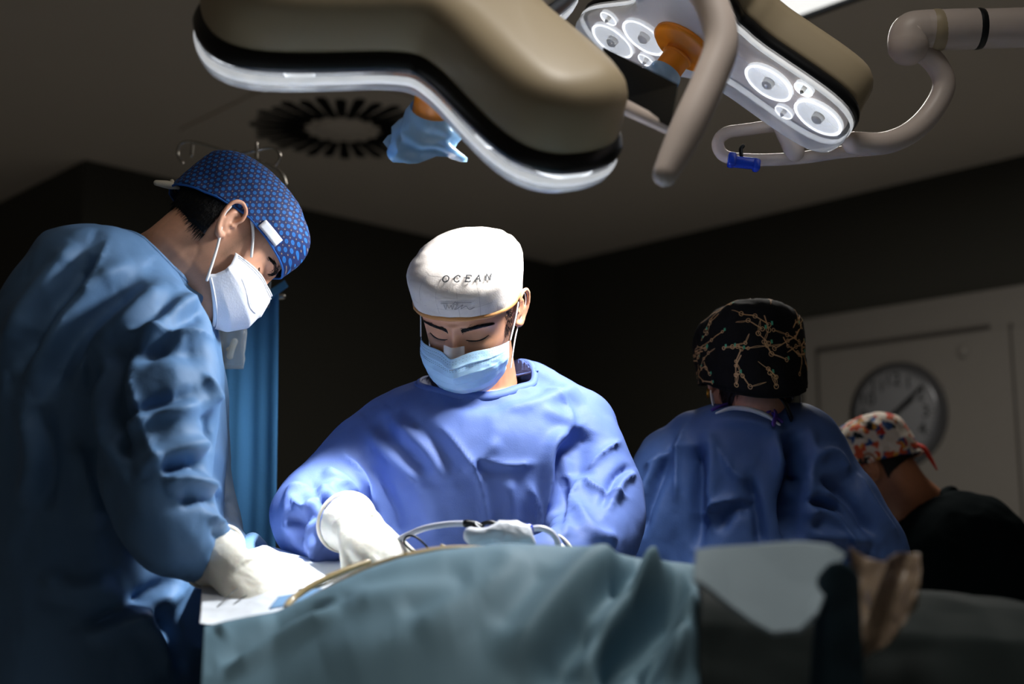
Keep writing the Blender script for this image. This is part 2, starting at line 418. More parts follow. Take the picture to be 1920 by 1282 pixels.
def capmulti():
    k = NT('cap_multicolour'); tc = k.n('ShaderNodeTexCoord'); vo = k.n('ShaderNodeTexVoronoi'); vo.inputs['Scale'].default_value = 75
    nz = k.n('ShaderNodeTexNoise'); nz.inputs['Scale'].default_value = 60; mx = k.n('ShaderNodeMixRGB'); mx.inputs[0].default_value = .03
    k.l(tc, 'Object', nz, 'Vector'); k.l(tc, 'Object', mx, 1); k.l(nz, 1, mx, 2); k.l(mx, 0, vo, 'Vector')
    sp = k.n('ShaderNodeSeparateColor'); k.l(vo, 'Color', sp, 0); cr = k.n('ShaderNodeValToRGB'); k.l(sp, 0, cr, 0)
    cr.color_ramp.interpolation = 'CONSTANT'; e = cr.color_ramp.elements; e[0].color = c4('d8cdbf')
    e[1].position = .42; e[1].color = c4('c8502a')
    for p, h in ((.58, '2a4f86'), (.68, 'd89a3c'), (.76, '1c1f24'), (.82, 'cfc3b3'), (.9, 'b52818'), (.95, 'e2d8cc')):
        q = e.new(p); q.color = c4(h)
    k.l(cr, 0, k.b, 'Base Color'); k.b.inputs['Roughness'].default_value = .85; return k.m
M['capF'] = capmulti()

# ================================================================== THE ROOM
CEIL = 3.0
A = WZ(1040, 495, CEIL); U = Vector((.687, -.727, 0)).normalized(); Vv = Vector((-.727, -.687, 0)).normalized()
def wallslab(name, p, q, z0, z1, thick, nrm):
    p, q, n = Vector(p), Vector(q), Vector(nrm).normalized()*thick
    V = []
    for b in (p, q, q-n, p-n):
        V.append((b.x, b.y, z0)); V.append((b.x, b.y, z1))
    F = [(0, 2, 3, 1), (2, 4, 5, 3), (4, 6, 7, 5), (6, 0, 1, 7), (1, 3, 5, 7), (0, 6, 4, 2)]
    return obj(name, V, F, M['wall'], smooth=False, kind='structure')
Lc = A+Vv*3.09                                   # outer corner of the dark wall at the left
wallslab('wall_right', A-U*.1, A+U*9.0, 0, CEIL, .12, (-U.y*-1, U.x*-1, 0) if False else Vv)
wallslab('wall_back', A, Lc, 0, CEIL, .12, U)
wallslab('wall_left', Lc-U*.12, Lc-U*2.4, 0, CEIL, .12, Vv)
V, F = box((0, 3.0, -.05), (6.5, 7.0, .05)); obj('floor', V, F, M['floor'], smooth=False, kind='structure')
V, F = box((0, 3.0, CEIL+.05), (6.5, 7.0, .05)); obj('ceiling', V, F, M['ceil'], smooth=False, kind='structure')
for k_, s_ in enumerate((1.05, 2.1)):
    p = A+Vv*s_; V, F = box((p.x, p.y, CEIL/2), (.006, .012, CEIL/2-.002), Matrix.Rotation(math.atan2(U.y, U.x), 3, 'Z')); obj('trim_%d' % (k_+1), V, F, M['groove'] if False else M['wall'], smooth=False, kind='structure')
# pale door leaf in its frame on the right wall, recessed groove lines and round hatch
nW = Vv; angW = math.atan2(U.y, U.x); RW = Matrix.Rotation(angW, 3, 'Z')
def onwall(s, z, off=0.0): return A+U*s+nW*off+Vector((0, 0, z-CEIL))
door = empty('door_1', onwall(2.9, 0, .0)); door['kind'] = 'structure'
V, F = box(onwall(2.92, 1.195, .02), (1.10, .02, 1.195), RW); obj('frame', V, F, M['doorp'], door, smooth=False)
V, F = box(onwall(2.62, 1.10, .045), (.70, .008, 1.10), RW, .004); obj('leaf', V, F, M['doorp'], door, smooth=False)
for c_, h_ in (((2.37, 2.222), (.46, .007, .008)), ((1.915, 1.12), (.007, .007, 1.10)), ((2.93, 1.12), (.006, .006, 1.10))):
    V, F = box(onwall(c_[0], c_[1], .05), h_, RW); obj('groove', V, F, M['groove'], door, smooth=False)
a_ = np.linspace(0, 2*np.pi, 20, endpoint=False)
def walldisc(s, z, r0, r1, o0, o1, n=48, cap=True):
    an = np.linspace(0, 2*np.pi, n, endpoint=False); rings = []
    for r, o in ((r0, o0), (r1, o1)):
        rings.append(np.array([list(onwall(s+r*math.cos(t), z+r*math.sin(t), o)) for t in an]))
    return loft(rings, cap)
V, F = walldisc(2.70, 2.12, .035, .03, .04, .065); obj('round_cover', V, F, M['doorp'], door)
# wall clock
CS, CZ, CR = 2.355, 1.853, .255
clock = empty('wall_clock', onwall(CS, CZ, .06), 'round grey wall clock hanging on the pale door at right', 'clock')
V, F = walldisc(CS, CZ, CR, CR*.97, .054, .085); obj('case', V, F, M['clockrim'], clock)
V, F = walldisc(CS, CZ, CR*.97, CR*.82, .0852, .092); obj('bezel', V, F, M['clockrim'], clock)
V, F = walldisc(CS, CZ, CR*.82, CR*.815, .0925, .0935); obj('dial', V, F, M['clockface'], clock)
def text_mesh(s, size):
    cu = bpy.data.curves.new('t', 'FONT'); cu.body = s; cu.size = size; cu.align_x = 'CENTER'; cu.align_y = 'CENTER'; cu.extrude = .0008
    ob = bpy.data.objects.new('t', cu); COL.objects.link(ob); bpy.context.view_layer.update(); dg = bpy.context.evaluated_depsgraph_get()
    me = bpy.data.meshes.new_from_object(ob.evaluated_get(dg), depsgraph=dg); bpy.data.objects.remove(ob); bpy.data.curves.remove(cu)
    V = [v.co.copy() for v in me.vertices]; F = [tuple(p.vertices) for p in me.polygons]; bpy.data.meshes.remove(me); return V, F
for h in range(1, 13):
    t = R(90-30*h); V, F = text_mesh(str(h), .085)
    V = [onwall(CS+CR*.64*math.cos(t)+v.x*1.05, CZ+CR*.64*math.sin(t)+v.y, .0955+v.z) for v in V]
    obj('numeral', V, F, M['ink'], clock, smooth=False)
for m_ in range(60):
    t = R(6*m_); b = .012 if m_ % 5 == 0 else .006
    p0, p1 = (CR*.77, CR*.81); w_ = .0035 if m_ % 5 == 0 else .0015
    c_, s_ = math.cos(t), math.sin(t)
    V = [onwall(CS+r*c_-e*s_, CZ+r*s_+e*c_, .0945) for r in (p0, p1) for e in (-w_, w_)]; obj('minute_mark', V, [(0, 1, 3, 2)], M['ink'], clock, smooth=False)
def hand(name, ang, L, w0, back):
    t = R(90-ang); c_, s_ = math.cos(t), math.sin(t)
    V = [onwall(CS+r*c_-e*s_, CZ+r*s_+e*c_, o) for o in (.099, .102) for r, e in ((-back, -w0), (L, -w0*.8), (L, w0*.8), (-back, w0))]
    F = [(0, 1, 2, 3), (7, 6, 5, 4), (0, 4, 5, 1), (1, 5, 6, 2), (2, 6, 7, 3), (3, 7, 4, 0)]
    obj(name, V, F, M['ink'], clock, smooth=False)
hand('minute_hand', 52, .20, .009, .03); hand('hour_hand', 56, .125, .012, .03)
V, F = walldisc(CS, CZ, .014, .012, .098, .106, 16); obj('hand_hub', V, F, M['ink'], clock)

# ceiling light panels: one in view, one added as fill
def ceiling_panel(p, rz, label, watts=0, spread=180):
    t = empty('ceiling_light', (p[0], p[1], CEIL-.03), label, 'ceiling light'); Rm = Matrix.Rotation(rz, 3, 'Z')
    for sx, sy, hx, hy in ((0, .31, .32, .012), (0, -.31, .32, .012), (.31, 0, .012, .30), (-.31, 0, .012, .30)):
        V, F = box(Vector((p[0], p[1], CEIL-.012))+Rm @ Vector((sx, sy, 0)), (hx, hy, .0118), Rm); obj('frame', V, F, M['dark'], t, smooth=False)
    V, F = box((p[0], p[1], CEIL-.006), (.298, .298, .004), Rm); obj('diffuser', V, F, M['panel'], t, smooth=False)
    if watts:
        ld = bpy.data.lights.new('panel_light', 'AREA'); ld.shape = 'SQUARE'; ld.size = .58; ld.spread = R(spread); ld.energy = watts; ld.color = (1.0, .95, .88)
        lo = bpy.data.objects.new('panel_light', ld); COL.objects.link(lo); lo.parent = t; lo.location = (0, 0, -.012)
pc = WZ(1530, -55, CEIL)
ceiling_panel((pc.x-.10, pc.y-.0, 0), angW, 'lit square ceiling light panel above the right surgical lamp', FARP)

ceiling_panel((.35, 1.10, 0), 0, 'unseen ceiling fill panel added over the operating table', ROOM, 100)  # added out of view to brighten lamp back, gowns and drape
# round swirl diffuser in a square ceiling plate
vp = WZ(643, 238, CEIL); vent = empty('ceiling_vent', (vp.x, vp.y, CEIL-.012), 'round air vent with black radial slots in a square ceiling plate', 'air vent')
V, F = box((vp.x, vp.y, CEIL-.006), (.50, .50, .006), Matrix.Rotation(angW, 3, 'Z'), .003); obj('plate', V, F, M['ceil'], vent, smooth=False)
V, F = loft([np.array([[vp.x+r*math.cos(t), vp.y+r*math.sin(t), z] for t in np.linspace(0, 2*np.pi, 40, endpoint=False)]) for r, z in ((.125, CEIL-.012), (.12, CEIL-.018), (.02, CEIL-.02))]); obj('hub', V, F, M['ceil'], vent)
NB = 30
base_b = None
for i in range(NB):
    t = 2*math.pi*i/NB
    r0, r1 = (.165, .375) if i % 2 else (.15, .395)
    if base_b is None or i < 2:
        n = 10; an = np.linspace(-np.pi/2, np.pi/2, n); w_ = .024
        out = [(r1-w_+w_*math.cos(a), w_*math.sin(a)) for a in an]+[(r0+w_*.7-w_*.7*math.cos(a), -w_*.7*math.sin(a)) for a in an]
        rings = [np.array([[x, y, z] for x, y in out]) for z in (-.0125, -.0165)]
        Vb, Fb = loft(rings); meb = to_mesh('slot', Vb, Fb, M['black'], False)
        base_b = base_b or {}
        base_b[i % 2] = meb
    o = bpy.data.objects.new('slot', base_b[i % 2]); COL.objects.link(o); o.parent = vent
    o.location = (0, 0, .012); o.rotation_euler = (0, 0, t)

# ================================================================== SURGICAL LAMPS
def trefoil(angles, L, rad, level, n=180):
    """three-lobed outline (polar), moved inwards by level along its normals"""
    ph = np.linspace(-180, 180, n, endpoint=False); r = np.zeros(n)
    for a in angles:
        dl = np.abs((ph-a+180) % 360-180); r = np.maximum(r, np.interp(dl, [0, 8, 14, 18, 21, 25, 30, 36, 44, 60, 90], np.array([.330, .326, .308, .278, .245, .205, .172, .145, .128, .112, .105])*L))
    for _ in range(2): r = .5*r+.25*(np.roll(r, 1)+np.roll(r, -1))
    P = np.stack([r*np.cos(np.radians(ph)), r*np.sin(np.radians(ph))], 1)
    t = np.roll(P, -1, 0)-np.roll(P, 1, 0); nn = np.stack([t[:, 1], -t[:, 0]], 1); nn /= np.linalg.norm(nn, axis=1)[:, None]
    for _ in range(3): nn = .5*nn+.25*(np.roll(nn, 1, 0)+np.roll(nn, -1, 0))
    return P-nn*level
def make_lamp(Cn, axis, roll, angles, label, L=1.0, rad=0, watts=40, aim=None, spot=75, handle_cover=True, depth=.037, blend=.75, soft=.10, size=1.0):
    n = -Vector(axis).normalized(); e1 = Vector((0, 0, 1)).cross(n).normalized(); e2 = n.cross(e1)
    q = Matrix.Rotation(R(roll), 3, n); e1, e2 = q @ e1, q @ e2
    E = np.array([list(e1), list(e2), list(n)]); C0 = np.array(list(Cn))
    T = lambda P: C0+size*(np.asarray(P, float)@E)
    root = empty('surgical_lamp', Cn, label, 'surgical lamp')
    def layer(spec, cap=True):
        return loft([T(np.concatenate([trefoil(angles, L, rad, lv), np.full((180, 1), z)], 1)) for lv, z in spec], cap)
    # housing: domed beige back, black band, clear lit cover
    V, F = layer([(.012, .018), (.006, .022), (.004, .03), (.008, .075), (.014, .088), (.024, .098), (.040, .104), (.052, .106)])
    obj('housing', V, F, M['beige'], root)
    V, F = layer([(.006, -.006), (-.002, -.002), (-.004, .006), (0, .016), (.006, .022), (.02, .022)]); obj('band', V, F, M['black'], root)
    V, F = layer([(.012, -.0065), (.012, -.010), (.05, -.010)]); obj('face_plate', V, F, M['beige2'], root)
    V, F = layer([(-.001, -.004), (.000, -depth+.015), (.004, -depth+.005), (.014, -depth+.001), (.05, -depth)]); cov = obj('clear_cover', V, F, M['acrylic'], root)
    V, F = loft([T(np.concatenate([trefoil(angles, L, rad, lv), np.full((180, 1), z)], 1)) for lv, z in ((-.0005, -.008), (-.002, -.014), (-.0005, -.020), (.004, -.014), (-.0005, -.008))], False); obj('lit_rim', V, F, M['rimglow'], root)
    # reflector lenses
    pos = []
    for a in angles:
        u = np.array([math.cos(R(a)), math.sin(R(a))]); w = np.array([-u[1], u[0]])
        pos += [(u*.268*L, .047), (u*.160*L, .047), (u*.215*L+w*.062, .018), (u*.215*L-w*.062, .018)]
    an = np.linspace(0, 2*np.pi, 28, endpoint=False)
    for p, r in pos:
        ring = lambda q, z: T(np.stack([p[0]+q*np.cos(an), p[1]+q*np.sin(an), np.full(28, z)], 1))
        V, F = loft([ring(r*.4, -.0115), ring(r*.8, -.0135), ring(r, -.0175), ring(r*1.08, -.0175), ring(r*1.1, -.0105)], True); le = obj('lens', V, F, M['ledsoft'], root)
        V, F = loft([ring(r*.98, -.0182), ring(r*1.04, -.020), ring(r*1.1, -.0182), ring(r*1.04, -.017), ring(r*.98, -.0182)], False); obj('led_ring', V, F, M['led'], le)
        V, F = loft([ring(r*.26, -.012), ring(r*.24, -.024), ring(r*.1, -.028)]); obj('reflector_core', V, F, M['steel'], le)
    # orange centre handle
    ring = lambda q, z: T(np.stack([q*np.cos(an), q*np.sin(an), np.full(28, z)], 1))
    V, F = loft([ring(.066, -.0515), ring(.066, -.058), ring(.058, -.064), ring(.030, -.066), ring(.027, -.075), ring(.027, -.150), ring(.022, -.156)]); hd = obj('handle', V, F, M['orange'], root)
    V, F = loft([ring(.0285, -.076), ring(.0305, -.079), ring(.0285, -.082)]); obj('grip_ring', V, F, M['orange'], hd)
    if handle_cover:
        rings = []
        for i, z in enumerate(np.linspace(-.115, -.185, 12)):
            t = i/11; rr = .031+.022*t+.010*t*np.sin(3*an+5*z*40)+.006*t*np.sin(7*an+2)
            P = np.stack([rr*np.cos(an), rr*np.sin(an)*(1-.35*t), np.full(28, z)-.014*t*np.sin(2*an+1)], 1); rings.append(T(P))
        V, F = loft(rings, False); obj('handle_cover', V, F, M['bluebag'], root)
    # the light itself
    ld = bpy.data.lights.new('lamp_light', 'SPOT'); ld.energy = watts; ld.spot_size = R(spot); ld.spot_blend = blend; ld.shadow_soft_size = soft; ld.color = (.93, .97, 1.0)
    lo = bpy.data.objects.new('lamp_light', ld); COL.objects.link(lo); lo.parent = root
    ps = Vector(T(np.array([0.0, .0, -.205]))); dirv = (Vector(aim)-ps) if aim is not None else Vector(axis)
    lo.location = ps-rootof(root); lo.rotation_euler = dirv.to_track_quat('-Z', 'Y').to_euler()
    return root, T
def part_tube(name, pts, r, m, parent, n=14, per=8, flat=1.0, smooth=True):
    V, F = tube([list(p) for p in pts], r, n, per, smooth, True, flat); return obj(name, V, F, M[m] if isinstance(m, str) else m, parent)
SITE = W(590, 1085, 1.85)
# lamp seen from behind, at the upper left
L1C = W(836, 66, 1.62)
lamp1, T1 = make_lamp(L1C, (-.20, .75, -.63), 0, (-66, 55, -168), 'beige three-lobed surgical lamp seen from behind, at the top centre', watts=KEY1, aim=Vector((-.31, 1.90, 1.13)), spot=36, blend=.6, soft=.03)
part_tube('handle_bar', [W(1290, -60, 1.50), W(1335, 10, 1.49), W(1352, 80, 1.48), W(1330, 150, 1.47), W(1296, 225, 1.46), W(1270, 280, 1.455), W(1247, 326, 1.45)], [.021, .021, .021, .021, .021, .019, .015], 'beige2', lamp1, n=18)
V, F = loft([np.array([list(W(1130, 95, 1.60)), list(W(1270, 165, 1.50)), list(W(1255, 245, 1.50)), list(W(1150, 195, 1.60))])+np.array([0, d, 0]) for d in (-.012, .012)]); obj('bracket', V, F, M['dark'], lamp1, smooth=False)
part_tube('bracket_edge', [W(1150, 190, 1.59), W(1205, 215, 1.545), W(1285, 250, 1.485)], .010, 'beige2', lamp1)
part_tube('arm', [T1([0, .05, .10]), T1([0, .09, .2]), T1([0, .16, .3])+np.array([0, 0, .12]), (.02, 1.30, 2.97)], .028, 'beige2', lamp1)
V, F = ball((.02, 1.30, 2.985), (.11, .11, .015)); obj('ceiling_rose', V, F, M['beige2'], lamp1)
# lamp whose lens face is seen, at the upper right
L2C = W(1312, 48, 1.90)
lamp2, T2 = make_lamp(L2C, (-.57, -.05, -.82), 0, (-90, 30, 150), 'white-lit surgical lamp showing its lens face and orange handle, at the upper right', watts=KEY2, aim=SITE+Vector((.06, .08, .05)), spot=108, L=1.06, depth=.050, size=.826, soft=.075)
part_tube('handle_loop', [W(1480, 232, 2.032), W(1400, 243, 2.032), W(1360, 250, 2.032), W(1346, 270, 2.032), W(1362, 294, 2.032), W(1420, 300, 2.032), W(1500, 296, 2.032), W(1580, 285, 2.032), W(1640, 280, 2.032)], 0.0103, 'beige2', lamp2, flat=1.0)
part_tube('handle_post', [W(1455, 205, 2.015), W(1470, 240, 2.015), W(1490, 285, 2.024)], 0.0165, 'beige2', lamp2)
part_tube('yoke', [W(1600, 268, 1.999), W(1660, 268, 2.015), W(1712, 245, 2.032), W(1750, 205, 2.040), W(1770, 160, 2.040), W(1755, 120, 2.032), W(1718, 88, 2.024)], 0.0186, 'beige2', lamp2, n=18)
part_tube('joint', [W(1703, 85, 2.015), W(1708, 62, 2.015), W(1735, 57, 2.015)], 0.0339, 'beige2', lamp2, n=20)
part_tube('joint_ring', [W(1752, 57, 2.015), W(1757, 57, 2.015)], 0.0355, 'beige', lamp2, n=24, smooth=False)
part_tube('arm_tube', [W(1735, 57, 2.015), W(1830, 54, 2.015)], 0.0339, 'beige2', lamp2, n=24, smooth=False)
part_tube('joint_ring', [W(1832, 54, 2.015), W(1834, 54, 2.015)], 0.0347, 'dark', lamp2, n=24, smooth=False)
part_tube('arm_tube', [W(1838, 54, 2.015), W(2150, 46, 2.015), W(2300, 40, 2.015)], 0.0330, 'beige2', lamp2, n=24, smooth=False)
pe = W(2300, 40, 2.015); part_tube('arm', [pe, (pe.x, pe.y, 2.97)], 0.0372, 'beige2', lamp2, n=18, smooth=False)
V, F = ball((pe.x, pe.y, 2.985), (.12, .12, .015)); obj('ceiling_rose', V, F, M['beige2'], lamp2)
# blue clip hanging on the lamp's loop
clip = empty('plastic_clip', W(1393, 303, 2.011), 'small blue plastic clip hanging on the lamp handle loop', 'clip')
V, F = box(W(1395, 305, 2.011), (0.0248, 0.0083, 0.0091), Matrix.Rotation(R(6), 3, 'Y'), .005); obj('body', V, F, M['bluepl'], clip)
V, F = box(W(1372, 300, 2.010), (0.0066, 0.0107, 0.0116), Matrix.Rotation(R(6), 3, 'Y'), .004); obj('jaw', V, F, M['bluepl'], clip)
V, F = box(W(1418, 310, 2.010), (0.0058, 0.0099, 0.0099), Matrix.Rotation(R(6), 3, 'Y'), .004); obj('jaw', V, F, M['bluepl'], clip)
part_tube('hook', [W(1390, 292, 2.011), W(1389, 280, 2.011), W(1393, 274, 2.011)], 0.0033, 'black', clip)

# ================================================================== PEOPLE
def frame(yaw, pitch, roll=0):
    return Matrix.Rotation(R(yaw), 3, 'Z') @ Matrix.Rotation(R(pitch), 3, 'X') @ Matrix.Rotation(R(roll), 3, 'Y')
HT = np.array([  # z, half width, front, back
    (-.124, .016, .066, -.030), (-.118, .030, .080, -.010), (-.104, .043, .088, .010), (-.085, .053, .089, .035), (-.062, .060, .088, .058), (-.035, .066, .0875, .080),
    (-.010, .0705, .0855, .094), (.018, .0735, .0905, .103), (.045, .0760, .0930, .106), (.070, .0740, .0870, .100), (.090, .0650, .0700, .084), (.106, .0480, .0480, .060), (.116, .0280, .0270, .034), (.1205, .008, .008, .010)])
def head_surface(th, z):
    """local head point for angle th (0 = face direction -Y) and height z"""
    w = np.interp(z, HT[:, 0], HT[:, 1]); f = np.interp(z, HT[:, 0], HT[:, 2]); b = np.interp(z, HT[:, 0], HT[:, 3])
    c, s = np.cos(th), np.sin(th); e = .86
    x = w*np.sign(s)*np.abs(s)**e
    yb_ = np.maximum(b, -.02)
    y = np.where(c > 0, -f*np.abs(c)**e, yb_*np.abs(c)**e)
    g = lambda x0, z0, sx, sz: np.exp(-((x-x0)/sx)**2-((z-z0)/sz)**2)
    front = np.clip(c*2.2, 0, 1)
    d = .005*(g(.030, .020, .022, .008)+g(-.030, .020, .022, .008))
    d = d-.0125*(g(.031, -.001, .017, .012)+g(-.031, -.001, .017, .012))
    d = d+.0085*(g(.031, -.003, .0125, .0085)+g(-.031, -.003, .0125, .0085))
    d = d-.0022*(g(.031, -.0125, .016, .0022)+g(-.031, -.0125, .016, .0022))-.0020*(g(.031, .0065, .015, .0022)+g(-.031, .0065, .015, .0022))
    d = d+.004*(g(.045, -.028, .018, .014)+g(-.045, -.028, .018, .014))
    nz_ = np.clip((.018-z)/.062, 0, 1); below = 1/(1+np.exp((-.050-z)/.0025))
    d = d+(.004+.024*nz_)*below*np.exp(-(x/(.0075+.0065*nz_))**2)*(z < .022)
    d = d+.006*(g(.012, -.044, .006, .006)+g(-.012, -.044, .006, .006))
    d = d+.006*g(0, -.072, .020, .007)+.005*g(0, -.084, .017, .006)+.007*g(0, -.108, .018, .010)-.003*g(0, -.078, .02, .002)
    return np.stack([x, y-d*front, z], -1)
def head_parts(Rm, C0, ear=True):
    zs = np.concatenate([np.linspace(HT[0, 0], .075, 88), np.linspace(.077, HT[-1, 0], 16)]); th = np.linspace(-np.pi, np.pi, 140, endpoint=False); rings = []
    Rn = np.array(Rm); T = lambda P: np.asarray(P)@Rn.T+np.array(C0)
    for z in zs: rings.append(T(head_surface(th, np.full(140, z))))
    V, F = loft(rings); parts = [(V, F)]
    if ear:
        for sx in (-1, 1):
            e = lambda y, z, o=.010: T(np.array([sx*(.0735+o), y, z]))
            parts.append(tube([e(.010, -.004, .001), e(.004, .010, .008), e(.010, .024, .012), e(.024, .027, .016), e(.033, .016, .018), e(.031, -.004, .016), e(.023, -.020, .010), e(.012, -.030, .005), e(.006, -.026, .001)], [.0036, .0036, .0036, .0038, .0038, .0036, .0042, .006, .005], 8, 5))
            parts.append(tube([e(.013, .014, .004), e(.021, .010, .009), e(.022, -.004, .009), e(.016, -.014, .006)], .0036, 8, 4))
            parts.append(tube([e(.012, .010, -.002), e(.022, .012, .004), e(.018, -.012, .002), e(.010, -.016, -.002)], .007, 8, 4))
            parts.append(tube([e(.004, -.002, .001), e(.008, -.006, .005)], .0035, 8, 4))
    return parts, T
def make_body(root, yaw, pitch, roll, C0, neck_base, material, neck_r=.058, bust=None, beard=True, name='body', voxel=.0021):
    Rm = frame(yaw, pitch, roll); parts, T = head_parts(Rm, C0)
    nb = np.array(list(neck_base)); top = T(np.array([0, .030, -.020])); mid = T(np.array([0, .028, -.075]))
    m2 = mid*.45+nb*.55
    parts.append(tube([top, mid, m2, nb], [neck_r*.95, neck_r*.96, neck_r, neck_r*1.05], 28, 6))
    parts.append(ball(nb+np.array([0, 0, -.05]), bust or (.13, .09, .06), 28, 14))
    V, F = remesh(parts, voxel, 4)
    o = obj(name, V, F, material, root)
    Lc_ = (V-np.array(C0))@np.array(Rm)                      # back to head space
    x, y, z = Lc_.T
    st = np.clip(1-np.abs(z+.075)/.055, 0, 1)**.6*np.clip((.050-y)/.02, 0, 1)*np.clip((z+.145)/.02, 0, 1)
    side = np.clip((np.abs(x)-.045)/.012, 0, 1)*np.clip(1-np.abs(y+.018)/.022, 0, 1)*np.clip((.045-z)/.02, 0, 1)*np.clip((z+.07)/.03, 0, 1)
    at = o.data.attributes.new('stubble', 'FLOAT', 'POINT'); at.data.foreach_set('value', np.clip(np.maximum(st*.75, side)*(1 if beard else 0), 0, 1))
    return o, Rm, T
def cap_mesh(T, zf, zs_, zb, ztop, wall_z, hw, hf, hb, flare=1.06, yc=0.0, wob=.0015, n=96, seed=0, exp_=.8, droop=0.0):
    th = np.linspace(-np.pi, np.pi, n, endpoint=False); c, s = np.cos(th), np.sin(th)
    zh = np.where(c > 0, zs_+(zf-zs_)*np.abs(c)**1.3, zs_+(zb-zs_)*np.abs(c)**1.1)
    prof = [(t, 1+(flare-1)*math.sin(t*1.4), None) for t in np.linspace(0, 1, 14)]
    rings = []; loc = []
    for t, sc, _ in prof:
        z = zh+(wall_z-zh)*t; loc.append((z, sc))
    f1 = loc[-1][1]
    for u in np.linspace(.06, 1, 16):
        a = u*np.pi/2; loc.append((wall_z+(ztop-wall_z)*np.sin(a)+0*zh, f1*max(np.cos(a), .012)**exp_))
    P = []
    for z, sc in loc:
        x = hw*sc*np.sign(s)*np.abs(s)**.92; y = np.where(c > 0, -hf*np.abs(c)**.92, hb*np.abs(c)**.92)*sc+yc
        z = z-droop*np.clip(y, 0, 1)
        P.append(np.stack([x, y, z], 1))
    L0 = np.concatenate(P); rel = L0/np.array([.03, .03, .045])+seed
    nrm = L0*np.array([1, 1, .6]); nrm /= np.linalg.norm(nrm, axis=1)[:, None]+1e-9
    L0 = L0+nrm*(wob*ridged(rel))[:, None]
    V, F = loft([L0[i*n:(i+1)*n] for i in range(len(P))], False); F.append(tuple((len(P)-1)*n+j for j in range(n)))
    return L0, F, n, len(P)
def add_cap(root, T, material, uvmode='side', name='cap', thick=.0015, **kw):
    L0, F, n, m = cap_mesh(T, **kw); me = to_mesh(name, T(L0), F, material)
    uv = me.uv_layers.new(name='UVMap')
    for p in me.polygons:
        for li, vi in zip(p.loop_indices, p.vertices):
            x, y, z = L0[vi]
            if uvmode == 'side': uv.data[li].uv = (y+x*.35, z)
            else:
                uv.data[li].uv = (math.atan2(x, -y)*.09, z)
    o = obj(name, None, None, None, root, me=me)
    md = o.modifiers.new('thickness', 'SOLIDIFY'); md.thickness = thick; md.offset = 1
    hem = T(L0[:n])
    return o, L0, hem, (V_ := None)
def ribbon(P, N, w, t=.0015):
    """closed or open band following points P, offset along unit vectors N (band width w)"""
    P = np.asarray(P, float); N = np.asarray(N, float); return None
def patch(T, f, nu, nv, thick=.0012):
    """grid of local points f(u,v)"""
    V = np.array([f(u, v) for v in np.linspace(0, 1, nv) for u in np.linspace(0, 1, nu)])
    F = [(j*nu+i, j*nu+i+1, (j+1)*nu+i+1, (j+1)*nu+i) for j in range(nv-1) for i in range(nu-1)]
    return T(V), F
def solid(o, t, off=1):
    m = o.modifiers.new('thickness', 'SOLIDIFY'); m.thickness = t; m.offset = off; return o
# gloved hand: palm, four unequal bent fingers and a thumb
def make_hand(root, wrist, d, n, side, curls, spread=.10, thumb=(.75, .55, -.35), cuff_to=None, cuff_r=(.034, .043), name='glove', flip=1, scale=1.0):
    d = np.array(list(Vector(d).normalized())); n = np.array(list(Vector(n))); n = n-d*(n@d); n /= np.linalg.norm(n); s = np.cross(d, n)*side
    wr = np.array(list(wrist)); a = np.linspace(0, 2*np.pi, 20, endpoint=False); k = scale
    rings = [wr+d*k*x+(np.cos(a)[:, None]*s*w*k+np.sin(a)[:, None]*n*t*k)+s*o*k for x, w, t, o in ((-.01, .033, .029, 0), (.01, .035, .028, 0), (.035, .041, .026, .002), (.065, .044, .023, .002), (.09, .044, .018, 0), (.104, .038, .012, 0))]
    parts = [loft(rings)]
    lens = ((.044, .027, .021), (.048, .030, .022), (.044, .028, .021), (.034, .021, .019)); offs = (.033, .0115, -.0115, -.033); kn = (.094, .099, .095, .086)
    for i in range(4):
        p = wr+d*k*kn[i]+s*offs[i]*k; ang = 0; pts = [p-d*.02*k, p]; sp = spread*(1.5-i)
        for L_, c in zip(lens[i], curls[i]):
            ang += c; v = math.cos(R(ang))*(d+s*sp*.25)-math.sin(R(ang))*n; p = p+v*L_*k; pts.append(p)
        rr = np.array([.0100, .0102, .0094, .0088, .0078])*k*(.88 if i == 3 else 1)
        parts.append(tube(pts, list(rr), 12, 6))
    tb = wr+d*.022*k+s*.026*k; tv = np.array(thumb); v = tv[0]*d+tv[1]*s+tv[2]*n; v /= np.linalg.norm(v)
    t1 = tb+v*.040*k; v2 = v*.8+d*.35-n*.25; v2 /= np.linalg.norm(v2); t2 = t1+v2*.032*k; t3 = t2+(v2*.8-n*.3+d*.2)*.024*k
    parts.append(tube([tb-v*.015*k, tb, t1, t2, t3], [.014*k, .015*k, .012*k, .0105*k, .0085*k], 12, 6))
    if cuff_to is not None:
        ct = np.array(list(cuff_to)); parts.append(tube([wr+d*.02, wr, wr*.5+ct*.5, ct], [.033*k, cuff_r[0]*.94, cuff_r[0], cuff_r[1]], 24, 6, True, 'flat'))
    V, F = remesh(parts, .0024, 4)
    V = crumple(V, F, .0009, 42, seed=3)
    o = obj(name, V, F, M['glove'], root)
    if cuff_to is not None:
        ax = (ct-wr)/np.linalg.norm(ct-wr); b1 = np.cross(ax, [0, 0, 1.]); b1 /= np.linalg.norm(b1); b2 = np.cross(ax, b1)
        t = np.linspace(0, 2*np.pi, 33); P = [ct+(cuff_r[1]+.0012)*(math.cos(q)*b1+math.sin(q)*b2)+ax*.004 for q in t]
        V, F = tube(P, .0026, 8, 2); obj('cuff_bead', V, F, M['glove'], o)
    return o
